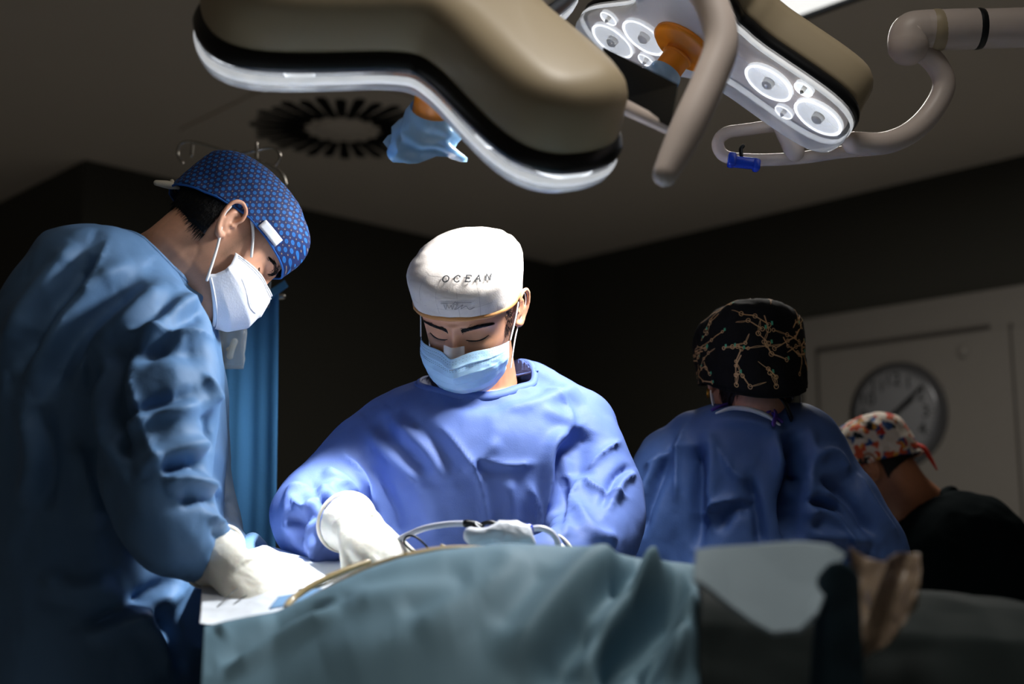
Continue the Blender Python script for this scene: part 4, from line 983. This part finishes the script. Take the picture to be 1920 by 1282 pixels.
sR = [([(1478, 800), (1496, 860), (1482, 930), (1486, 1020)],   .020, -.060, 'ridge'), ([(1455, 800), (1470, 900), (1462, 1010)], .012, .012, 'ridge'), ([(1520, 795), (1515, 900), (1512, 1010)], .014, .012, 'ridge'), ([(1304, 830), (1312, 900), (1308, 1040)], .014, -.022, 'ridge'), ([(1290, 790), (1270, 860), (1265, 950)], .012, .010, 'sharp'), ([(1330, 800), (1335, 880), (1325, 960)], .016, .012, 'ridge'),
      ([(1405, 890), (1420, 960), (1430, 1030)], .010, -.018, 'ridge'), ([(1318, 980), (1340, 945), (1400, 935)], .012, .012, 'sharp'), ([(1340, 1000), (1380, 950), (1415, 960)], .014, -.012, 'ridge'), ([(1250, 850), (1215, 930), (1190, 1010)], .014, .012, 'step'), ([(1205, 880), (1240, 860), (1300, 830)], .012, .008, 'sharp'),
      ([(1520, 860), (1560, 850), (1590, 900)], .014, .012, 'ridge'), ([(1530, 900), (1580, 945), (1640, 1030)], .016, .014, 'step'), ([(1600, 880), (1640, 950), (1690, 1020)], .014, .010, 'sharp'), ([(1500, 950), (1560, 960), (1620, 1030)], .014, .012, 'step'), ([(1510, 1000), (1580, 1010), (1650, 1010)], .012, .010, 'ridge'), ([(1330, 790), (1400, 790), (1460, 810)], .012, .006, 'ridge'), ([(1345, 830), (1370, 880), (1400, 905)], .012, .009, 'sharp')]
gR, VgR, FgR = gown(PR, torsR, armsR, M['gownR'], sR, fac=(.0085, .09), crum=(.0030, 8, (1, 1, .6)), hole=(W(1405, 768, YR), (0, -.12, 1), .068), seed=8)
collar_band(PR, VgR, FgR, W(1405, 768, YR), (0, -.12, 1), .068, M['sheet'], .014, 'collar_lining', lift=.006)
bvR = bvh_of(VgR, FgR)
def onR(px, py, off=.003):
    d = ray(px, py).normalized(); h = bvR.ray_cast(Vector((0, 0, CAMZ)), d)
    return (h[0]-d*off) if h[0] is not None else W(px, py, YR-.06)
V, F = tube([onR(x, y, .002) for x, y in ((1345, 774), (1372, 766), (1405, 768), (1435, 778), (1460, 795))], [.004, .008, .009, .008, .004], 10, 6, flat=.6); obj('collar_facing', V, F, M['sheet'], PR)
V, F = tube([onR(x, y, .005) for x, y in ((1336, 768), (1365, 757), (1400, 756), (1436, 767), (1466, 790))], .0030, 8, 6); obj('collar_edging', V, F, M['purple'], PR)
V, F = tube([onR(x, y, .008) for x, y in ((1440, 772), (1446, 764), (1455, 775), (1450, 795))], .005, 8, 6, flat=.5); obj('collar_tie', V, F, M['purple'], PR)
V, F = tube([W(1456, 738, 2.215), W(1472, 755, 2.20), onR(1484, 785, .006)], .006, 8, 6, flat=.4); obj('neck_strap', V, F, M['black'], PR)
lower_body(PR, pr_.x, YR, (0, 1, 0))
for sx, Xp in ((1, 1230), (-1, 1600)):
    make_hand(PR, W(Xp, 1062, YR+.26), (sx*.2, .9, -.2), (0, 0, 1), sx, ((30, 40, 25), (34, 42, 25), (38, 45, 25), (40, 45, 25)), cuff_to=W(Xp, 1062, YR+.21))

# ---------------------------------------------------------- colleague far right
YF = 3.0; pf_ = W(1800, 1200, YF)
PF = empty('person', (pf_.x, YF, 0), 'person in dark scrubs and a colourful patterned cap leaning forward at far right', 'person')
C0F = np.array(list(W(1638, 884, YF))); nbF = W(1745, 975, YF+.02)
bodyF, RmF, TF = make_body(PF, -118, 32, 0, C0F, nbF, M['skinF'], .066, (.13, .12, .06), voxel=.003)
capF, L0F, hemF, _ = add_cap(PF, TF, M['capF'], 'side', zf=.036, zs_=.014, zb=-.022, ztop=.122, wall_z=.058, hw=.0835, hf=.101, hb=.114, flare=1.04, seed=14, wob=.0045, exp_=.9)
V, F = tube(list(hemF)+[hemF[0], hemF[1]], .004, 8, 1); obj('hem', V, F, M['capF'], capF)
V, F = tube([TF(np.array(p)) for p in ((0, .117, .0), (.006, .126, -.02), (.004, .124, -.05), (.010, .122, -.075))], [.006, .011, .009, .004], 10, 6, flat=.4); obj('tie', V, F, M['redties'], capF)
nape(TF, 'hair', bodyF, M['hair'], -.06, .02, 108, 180)
torsF = [wl(1775, 925, .050, .09, YF), wl(1780, 945, .100, .15, YF), wl(1785, 985, .145, .19, YF), wl(1795, 1050, .165, .21, YF), wl(1800, 1200, .17, .21, YF), (Vector((pf_.x, YF, .75)), .17, .2), (Vector((pf_.x, YF, .40)), .18, .2)]
armsF = [[(W(1760, 1000, YF-.12), .075), (W(1740, 1060, YF-.16), .075), (W(1700, 1160, YF-.16), .065), (W(1620, 1190, YF-.12), .05)], [(W(1760, 1000, YF+.14), .075), (W(1740, 1080, YF+.18), .07), (W(1640, 1180, YF+.12), .05)]]
gF, VgF, FgF = gown(PF, torsF, armsF, M['scrub'], [], crum=(.004, 7, (1, 1, .7)), hole=(W(1728, 950, YF), (-.66, -.1, .76), .085), name='scrub_shirt', voxel=.012, seed=3)
V, F = tube([W(x, y, Y) for x, y, Y in ((1765, 925, 2.96), (1782, 915, 3.0), (1792, 925, 3.04))], .012, 10, 5, flat=.5); obj('shirt_collar', V, F, M['scrub'], PF)
lower_body(PF, pf_.x, YF, (-1, 0, 0))

# ================================================================== OPERATING TABLE, DRAPES, INSTRUMENTS
tbl = empty('operating_table', (.0, 1.74, 0), 'operating table hidden under the teal drape', 'operating table')
V, F = box((.0, 1.72, .84), (.26, .16, .04), None, .015); obj('mattress', V, F, M['black'], tbl)
V, F = box((.0, 1.72, .785), (.26, .16, .015), None, .004); obj('top', V, F, M['steel'], tbl)
V, F = box((.0, 1.74, .42), (.10, .10, .35), None, .02); obj('column', V, F, M['steel'], tbl)
V, F = box((.0, 1.74, .04), (.25, .2, .04), None, .015); obj('base', V, F, M['dark'], tbl)
# crest of the covered body along X, height over the frame
cx = np.array([-.60, -.45, -.347, -.306, -.262, -.225, -.20, -.1625, -.125, -.08, -.006, .0875, .1375, .22, .32, .5, .75, 1.0])
cz = np.array([1.085, 1.088, 1.095, 1.103, 1.112, 1.130, 1.143, 1.160, 1.172, 1.181, 1.188, 1.184, 1.172, 1.163, 1.160, 1.15, 1.12, 1.08])
NX, NS = 300, 190
X = np.linspace(-.62, 1.02, NX); crest = np.interp(-.343+(.213+.343)*(X+.62)/1.64, cx, cz)
kk = np.exp(-np.linspace(-2, 2, 13)**2); kk /= kk.sum(); crest = np.convolve(np.pad(crest, 6, 'edge'), kk, 'valid')
ctrl = []
for x, zc in zip(X, crest):
    left = np.clip((-.12-x)/.12, 0, 1)
    ctrl.append([(1.93, .55), (1.925, .92), (1.89, 1.05-.02*left), (1.80, 1.075), (1.66, 1.085+.03*(1-left)), (1.56, zc-.028), (1.50, zc-.004), (1.46, zc), (1.41, zc-.010), (1.34, zc-.042), (1.26, zc-.100), (1.19, zc-.19), (1.15, zc-.32), (1.14, .62), (1.135, .40)])
V = []
for x, c_ in zip(X, ctrl):
    Q = catmull([np.array(p) for p in c_], 14)
    sidx = np.linspace(0, len(Q)-1, NS); Y_ = np.interp(sidx, np.arange(len(Q)), Q[:, 0]); Z_ = np.interp(sidx, np.arange(len(Q)), Q[:, 1])
    x0 = -.2312*Y_-.006; u_ = (x+.62)/1.64; xx = x0+(.146*Y_-x0)*u_; V.append(np.stack([xx, Y_, Z_], 1))
V = np.concatenate(V); F = [(i*NS+j, i*NS+j+1, (i+1)*NS+j+1, (i+1)*NS+j) for i in range(NX-1) for j in range(NS-1)]
N = normals(V, F)
if N[:, 2].mean() < 0: F = [f[::-1] for f in F]
V = crumple(V, F, .0008, 6, (1.4, .6, .6), 3)
sD = [([(1300, 1085), (1240, 1125), (1180, 1190), (1120, 1285)], .016, -.034, 'ridge'), ([(1270, 1065), (1200, 1110), (1110, 1210), (1060, 1290)], .020, .016, 'ridge'), ([(1305, 1110), (1275, 1170), (1250, 1290)], .012, .018, 'ridge'), ([(1300, 1140), (1235, 1210), (1215, 1290)], .010, -.024, 'ridge'), ([(1180, 1050), (1130, 1090), (1040, 1190), (980, 1290)], .026, .012, 'step'),
      ([(1215, 1048), (1180, 1075), (1150, 1100)], .010, -.014, 'ridge'), ([(1230, 1060), (1205, 1090), (1180, 1130)], .009, .010, 'ridge'), ([(410, 1255), (480, 1215), (560, 1165), (640, 1130)], .010, .010, 'step'), ([(405, 1190), (440, 1165), (520, 1150)], .010, .008, 'ridge'), ([(640, 1110), (760, 1090), (900, 1075)], .018, .005, 'step'), ([(760, 1180), (830, 1130), (900, 1100)], .02, .006, 'step'), ([(600, 1250), (760, 1200), (900, 1170)], .03, .006, 'ridge'), ([(1000, 1040), (960, 1100), (900, 1160)], .024, .006, 'step'), ([(1330, 1110), (1350, 1180), (1345, 1280)], .016, -.03, 'ridge'), ([(1120, 1150), (1080, 1220), (1060, 1290)], .016, -.012, 'ridge')]
V = folds(V, F, [(a, w, h*(1.9 if min(p[0] for p in a) > 970 else 1.1), k) for a, w, h, k in sD]); V = lap(V, F, 2, .5)
solid(obj('sterile_drape', V, F, M['drape'], label='large teal sterile drape covering the patient across the foreground', cat='drape'), .0015, -1)

def cloth_patch(name, f, nu, nv, material, label, cat, thick=.0016, crum=None, strokes=None):
    V = np.array([list(f(u, v)) for v in np.linspace(0, 1, nv) for u in np.linspace(0, 1, nu)])
    F = [(j*nu+i, j*nu+i+1, (j+1)*nu+i+1, (j+1)*nu+i) for j in range(nv-1) for i in range(nu-1)]
    if crum: V = crumple(V, F, *crum)
    if strokes: V = folds(V, F, strokes)
    return solid(obj(name, V, F, material, label=label, cat=cat), thick, 0)
# white sheet round the wound, raised away from us
def sheet(u, v):
    y = 1.56+.405*v; x = -.2312*y-.012+(-.115+.2312*y+.012)*u
    top = np.interp(x, [-.50, -.43, -.365, -.30, -.25, -.18, -.11], [1.135, 1.165, 1.186, 1.178, 1.168, 1.172, 1.18])
    z = 1.097+(top-1.097)*(.5-.5*math.cos(math.pi*min(1, v*1.12)))-.05*max(0, v-.92)/.08
    return (x, y, z+.004*math.sin(x*40+y*12))
cloth_patch('surgical_sheet', sheet, 90, 90, M['sheet'], 'bright white sheet round the operating site under the lamps', 'sheet', .0014, (.0022, 16))
def pad(u, v):
    a = math.pi*u; x = -.475+.115*v*1.0; return (-.505+.13*u, 2.03-.10*v, 1.12+.115*math.sin(math.pi*min(1, .15+.75*(1-abs(u-.42)*1.5)))*(1-.35*v)*(1-.25*u))
cloth_patch('absorbent_pad', pad, 40, 24, M['bluepad'], 'light blue textured pad standing up behind the left glove', 'pad', .002, (.0015, 20))
def strip(u, v): return (-.290+.05*u, 1.56+.06*v+.03*u, 1.112+.012*v+.010*u)
cloth_patch('blue_strip', strip, 30, 8, M['bluepad'], 'strip of light blue cloth beside the rubber tubing loop', 'cloth', .002, (.001, 20))
# tan rubber tubing looped on the crest
tt = [(1168, 1068, 1.50), (1120, 1046, 1.50), (1060, 1036, 1.50), (980, 1034, 1.52), (900, 1030, 1.53), (830, 1031, 1.52), (760, 1044, 1.50), (700, 1064, 1.50), (640, 1092, 1.50), (590, 1120, 1.50), (556, 1138, 1.505), (538, 1139, 1.52), (548, 1124, 1.545), (585, 1098, 1.57), (640, 1072, 1.60), (690, 1054, 1.63)]
V, F = tube([W(*p) for p in tt], [.0048]*11+[.0042]*5, 12, 10); obj('rubber_tubing', V, F, M['tan'], label='tan rubber tubing looped along the crest of the teal drape', cat='tubing')
# suction line
sl = empty('suction_tube', W(735, 1024, 1.78), 'white suction tube arching from the middle glove to a black connector', 'tube')
part_tube('hose', [W(722, 1030, 1.79), W(745, 1013, 1.78), W(790, 992, 1.76), (W(835, 983, 1.75)), W(875, 981, 1.74)], .0042, 'tubewhite', sl)
part_tube('connector', [W(874, 981, 1.74), W(890, 984, 1.74), W(902, 990, 1.74)], .0055, 'black', sl)
part_tube('cable', [W(900, 990, 1.74), W(905, 982, 1.74), W(920, 979, 1.74), (W(938, 986, 1.74)), W(948, 994, 1.74)], .0030, 'black', sl)
part_tube('clamp', [W(890, 986, 1.735), W(905, 1000, 1.73), W(918, 1012, 1.73)], .0045, 'black', sl)
hp = empty('handpiece', W(945, 1025, 1.70), 'crumpled white plastic wrapped handpiece lying on the drape crest', 'handpiece')
V, F = remesh([tube([W(888, 1003, 1.70), W(905, 1010, 1.70), W(925, 1004, 1.70)], [.011, .013, .010], 14, 5), tube([W(915, 1004, 1.70), W(945, 1002, 1.70), W(975, 1010, 1.70), W(985, 1022, 1.70)], [.011, .017, .019, .012], 14, 5)], .003, 3); V = crumple(V, F, .004, 30, seed=6); obj('wrap', V, F, M['whitepl'], hp)
part_tube('plug', [W(980, 999, 1.71), W(990, 993, 1.71)], .0085, 'bluepl', hp)
part_tube('hose', [W(990, 993, 1.71), W(1012, 990, 1.71), W(1033, 998, 1.71), W(1045, 1015, 1.71), W(1048, 1040, 1.71)], .0042, 'tubewhite', hp)
# scissors: two finger rings and shafts
sc = empty('scissors', W(790, 1025, 1.72), 'dark steel finger ring of scissors standing up before the gown', 'scissors')
part_tube('finger_ring', [W(770, 1031, 1.73), W(758, 1018, 1.73), W(762, 1006, 1.73), W(776, 1005, 1.73), W(792, 1016, 1.73), W(803, 1030, 1.73), W(790, 1036, 1.73), W(772, 1032, 1.73)], .0016, 'dark', sc)
part_tube('shank', [W(803, 1030, 1.73), W(830, 1042, 1.74), W(850, 1055, 1.75)], .0018, 'dark', sc)
clamp = empty('clamp_tip', W(832, 1028, 1.70), 'small copper coloured clip tip on the drape crest', 'clip')
part_tube('tip', [W(828, 1022, 1.70), W(833, 1026, 1.70), W(835, 1034, 1.70)], [.002, .0026, .002], 'tan', clamp); part_tube('jaw', [W(815, 1033, 1.70), W(826, 1031, 1.70), W(834, 1034, 1.70)], .0018, 'steel', clamp)
# forceps in the site, held by the middle glove and lying
fo = empty('forceps', W(600, 1090, 1.66), 'steel forceps lying across the white sheet at the wound', 'forceps')
part_tube('arm', [W(560, 1106, 1.66), W(600, 1094, 1.66), W(650, 1070, 1.68)], .0016, 'steel', fo); part_tube('arm', [W(566, 1110, 1.65), W(604, 1098, 1.65), W(652, 1074, 1.67)], .0016, 'steel', fo)
nd = empty('needle_holder', W(700, 1045, 1.80), 'thin dark needle holder gripped in the middle glove', 'needle holder')
part_tube('shaft', [W(683, 1020, 1.775), W(690, 1028, 1.775), W(697, 1036, 1.775), W(710, 1050, 1.79)], .0024, 'dark', nd)
part_tube('ring', [W(728, 1026, 1.80), W(736, 1022, 1.80), W(740, 1027, 1.80), W(733, 1031, 1.80), W(728, 1026, 1.80)], .0014, 'steel', nd)
su = empty('suture', W(420, 1125, 1.68), 'two thin dark suture threads crossing beside the left glove', 'thread')
part_tube('thread', [W(405, 1140, 1.66), W(425, 1120, 1.67), W(446, 1102, 1.69)], .0007, 'black', su, 6); part_tube('thread', [W(430, 1140, 1.66), W(444, 1128, 1.67), W(462, 1116, 1.68)], .0007, 'black', su, 6)

# blue hanging screen drape, pole with hooks and infusion things behind the left person
def hang(u, v):
    r = W(525+13*v, 545+490*v, 2.50); l = W(395, 575+460*v, 2.50); p = l*(1-u)+r*u
    z = (2.0-0)*0
    top = np.array([p.x, 2.50, 0]); zt = W(0, 575-35*u, 2.5).z; zz = zt+(.25-zt)*v
    xr = W(524, 545, 2.5).x+.012*math.sin(min(v*1.6, 1)*1.57); x = W(385, 560, 2.5).x*(1-u)+xr*u
    return (x, 2.50+.006*math.sin(u*11+v*1.2)+.002*math.sin(u*29+2), zz)
scr = cloth_patch('screen_drape', hang, 60, 80, M['drapeblue'], 'blue screen drape hanging behind the left person', 'drape', .0015, (.003, 7, (1, 1, .4)), [([(425, 705), (480, 712), (536, 708)], .006, .003, 'step'), ([(430, 620), (435, 800), (440, 1000)], .014, .008, 'step')])
def flap(u, v):
    a = W(486+48*u, 556-30*u, 2.485); b = W(494+46*u, 572-36*u, 2.475); return a*(1-v)+b*v
cloth_patch('folded_corner', flap, 16, 6, M['drapeblue'], None, None, .003).parent = scr
pole = empty('infusion_pole', (W(440, 300, 2.62).x, 2.62, 0), 'steel infusion pole with curled hooks behind the dotted cap', 'infusion pole')
bx_, by_ = pole.location.x, 2.62
part_tube('pole', [(bx_, by_, .06), (bx_, by_, 1.0), (bx_, by_, W(440, 290, 2.62).z)], .010, 'steel', pole, smooth=False)
part_tube('hook', [W(440, 290, 2.62), W(400, 276, 2.62), W(362, 266, 2.62), (W(340, 269, 2.62)), W(333, 288, 2.62), W(342, 306, 2.62)], .0034, 'steel', pole)
part_tube('hook_pin', [W(361, 267, 2.62), W(359, 292, 2.62)], .0034, 'steel', pole)
part_tube('hook', [W(440, 290, 2.62), W(470, 285, 2.62), W(505, 277, 2.62), W(522, 284, 2.62), W(524, 300, 2.62), W(512, 314, 2.62)], .0034, 'steel', pole)
part_tube('hook_pin', [W(481, 268, 2.61), W(481, 300, 2.61)], .0034, 'steel', pole)
part_tube('hook', [W(480, 300, 2.6), W(508, 310, 2.6), W(528, 324, 2.6), W(536, 345, 2.6)], .0034, 'steel', pole)
part_tube('cross_bar', [W(380, 560, 2.55), W(530, 556, 2.55)], .006, 'steel', pole, smooth=False)
part_tube('clamp', [W(432, 558, 2.60), W(432, 558, 2.555)], .014, 'dark', pole, smooth=False)
for i in range(5):
    t = 2*math.pi*i/5; part_tube('foot', [(bx_, by_, .07), (bx_+.16*math.cos(t), by_+.16*math.sin(t), .06), (bx_+.27*math.cos(t), by_+.27*math.sin(t), .035)], .014, 'steel', pole)
    V, F = ball((bx_+.27*math.cos(t), by_+.27*math.sin(t), .026), (.022, .022, .026)); obj('castor', V, F, M['black'], pole)
def bagm(c, w, h, t, Y, nm, parent, m):
    rings = []; an = np.linspace(0, 2*np.pi, 24, endpoint=False); c0 = W(*c, Y)
    for q in np.linspace(0, 1, 12):
        ww = w*(1-.15*q*q); th_ = t*math.sin(math.pi*(.08+.84*q)); rings.append(np.array([[c0.x+ww*math.cos(a), c0.y+th_*math.sin(a), c0.z-h*q] for a in an]))
    V, F = loft(rings); V = crumple(V, F, .002, 40); return obj(nm, V, F, M[m], parent)
ib = empty('infusion_bag', W(430, 680, 2.36), 'clear infusion bag with drip chamber hanging below the white mask', 'infusion bag')
bagm((437, 588), .028, .105, .014, 2.36, 'bag', ib, 'bag')
part_tube('drip_chamber', [W(440, 640, 2.36), W(434, 655, 2.36), W(431, 668, 2.36)], .006, 'tape', ib)
part_tube('port', [W(428, 655, 2.36), W(438, 650, 2.36)], .004, 'cream', ib)
cs = empty('clear_sleeve', W(495, 560, 2.44), 'crumpled clear plastic sleeve with a green clip at the drape corner', 'plastic sleeve')
bagm((494, 518), .016, .062, .010, 2.43, 'sleeve', cs, 'bag'); bagm((479, 533), .010, .055, .008, 2.44, 'inner_sleeve', cs, 'whitepl')
V, F = box(W(516, 518, 2.43), (.008, .006, .004), None, .001); obj('clip', V, F, mat('clip_green', '0f6a4c', .4), cs)
part_tube('strap', [W(480, 560, 2.43), W(474, 585, 2.43), W(470, 598, 2.43)], .006, 'cream', cs, flat=.4)
part_tube('cap', [W(466, 592, 2.43), W(460, 600, 2.43)], .006, 'bluepl', cs, smooth=False)

# foreground right: draped stand with a pale towel corner and clear film
def stand(u, v):
    prof = [(1.52, .86), (1.49, 1.06), (1.43, 1.115), (1.32, 1.11), (1.24, 1.085), (1.195, 1.02), (1.18, .9), (1.175, .45)]
    s = v*(len(prof)-1); j = min(int(s), len(prof)-2); t = s-j; y = prof[j][0]*(1-t)+prof[j+1][0]*t; z = prof[j][1]*(1-t)+prof[j+1][1]*t
    z += (.06*np.interp(u, [0, .1, .45, .62, .8, 1], [.75, .7, .1, .25, .55, .6]))*math.sin(math.pi*min(1, v*1.4))*(1 if v < .75 else max(0, (1-v)/.25))
    return (.1435*y+.93*u, y+.015*math.sin(u*22)*v, z)
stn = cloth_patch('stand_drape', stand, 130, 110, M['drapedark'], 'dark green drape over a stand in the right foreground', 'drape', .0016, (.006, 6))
fl = [(1305, 1032), (1340, 1027), (1380, 1024), (1440, 1019), (1500, 1016), (1555, 1021), (1585, 1040)]
lo_ = [(1303, 1088), (1330, 1106), (1372, 1140), (1410, 1168), (1450, 1190), (1500, 1184), (1530, 1150)]
def towel(u, v):
    f = lambda L_: (np.interp(u, np.linspace(0, 1, 7), [p[0] for p in L_]), np.interp(u, np.linspace(0, 1, 7), [p[1] for p in L_]))
    a, b = f(fl), f(lo_); px, py = a[0]*(1-v)+b[0]*v, a[1]*(1-v)+b[1]*v
    return W(px, py, 1.19-.05*v+.012*math.sin(u*5))
cloth_patch('towel', towel, 60, 40, M['towel'], 'pale grey towel corner folded over the drape in the right foreground', 'towel', .004, (.0015, 9))
def fin(u, v):
    px = 1535+75*u+10*v; top = 1052+30*(2*u-1)**2; py = top+(1330-top)*v
    return W(px-28*v*(1-u), py, 1.155-.02*math.sin(math.pi*u))
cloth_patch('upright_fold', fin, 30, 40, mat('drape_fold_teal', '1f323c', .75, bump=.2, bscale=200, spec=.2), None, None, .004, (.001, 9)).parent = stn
def film(u, v):
    px = 1600+125*u-10*v*(1-u); py = 1026+26*u+14*math.sin(u*5)+(215-110*u)*v; return W(px, py, 1.20-.03*v+.012*math.sin(u*9+v*4))
cloth_patch('plastic_film', film, 50, 50, mat('film_tan', '7d6c5a', .3, var=.2, vscale=30, alpha=.75), 'crumpled tan plastic film beside the dark drape at lower right', 'plastic film', .001, (.005, 18))
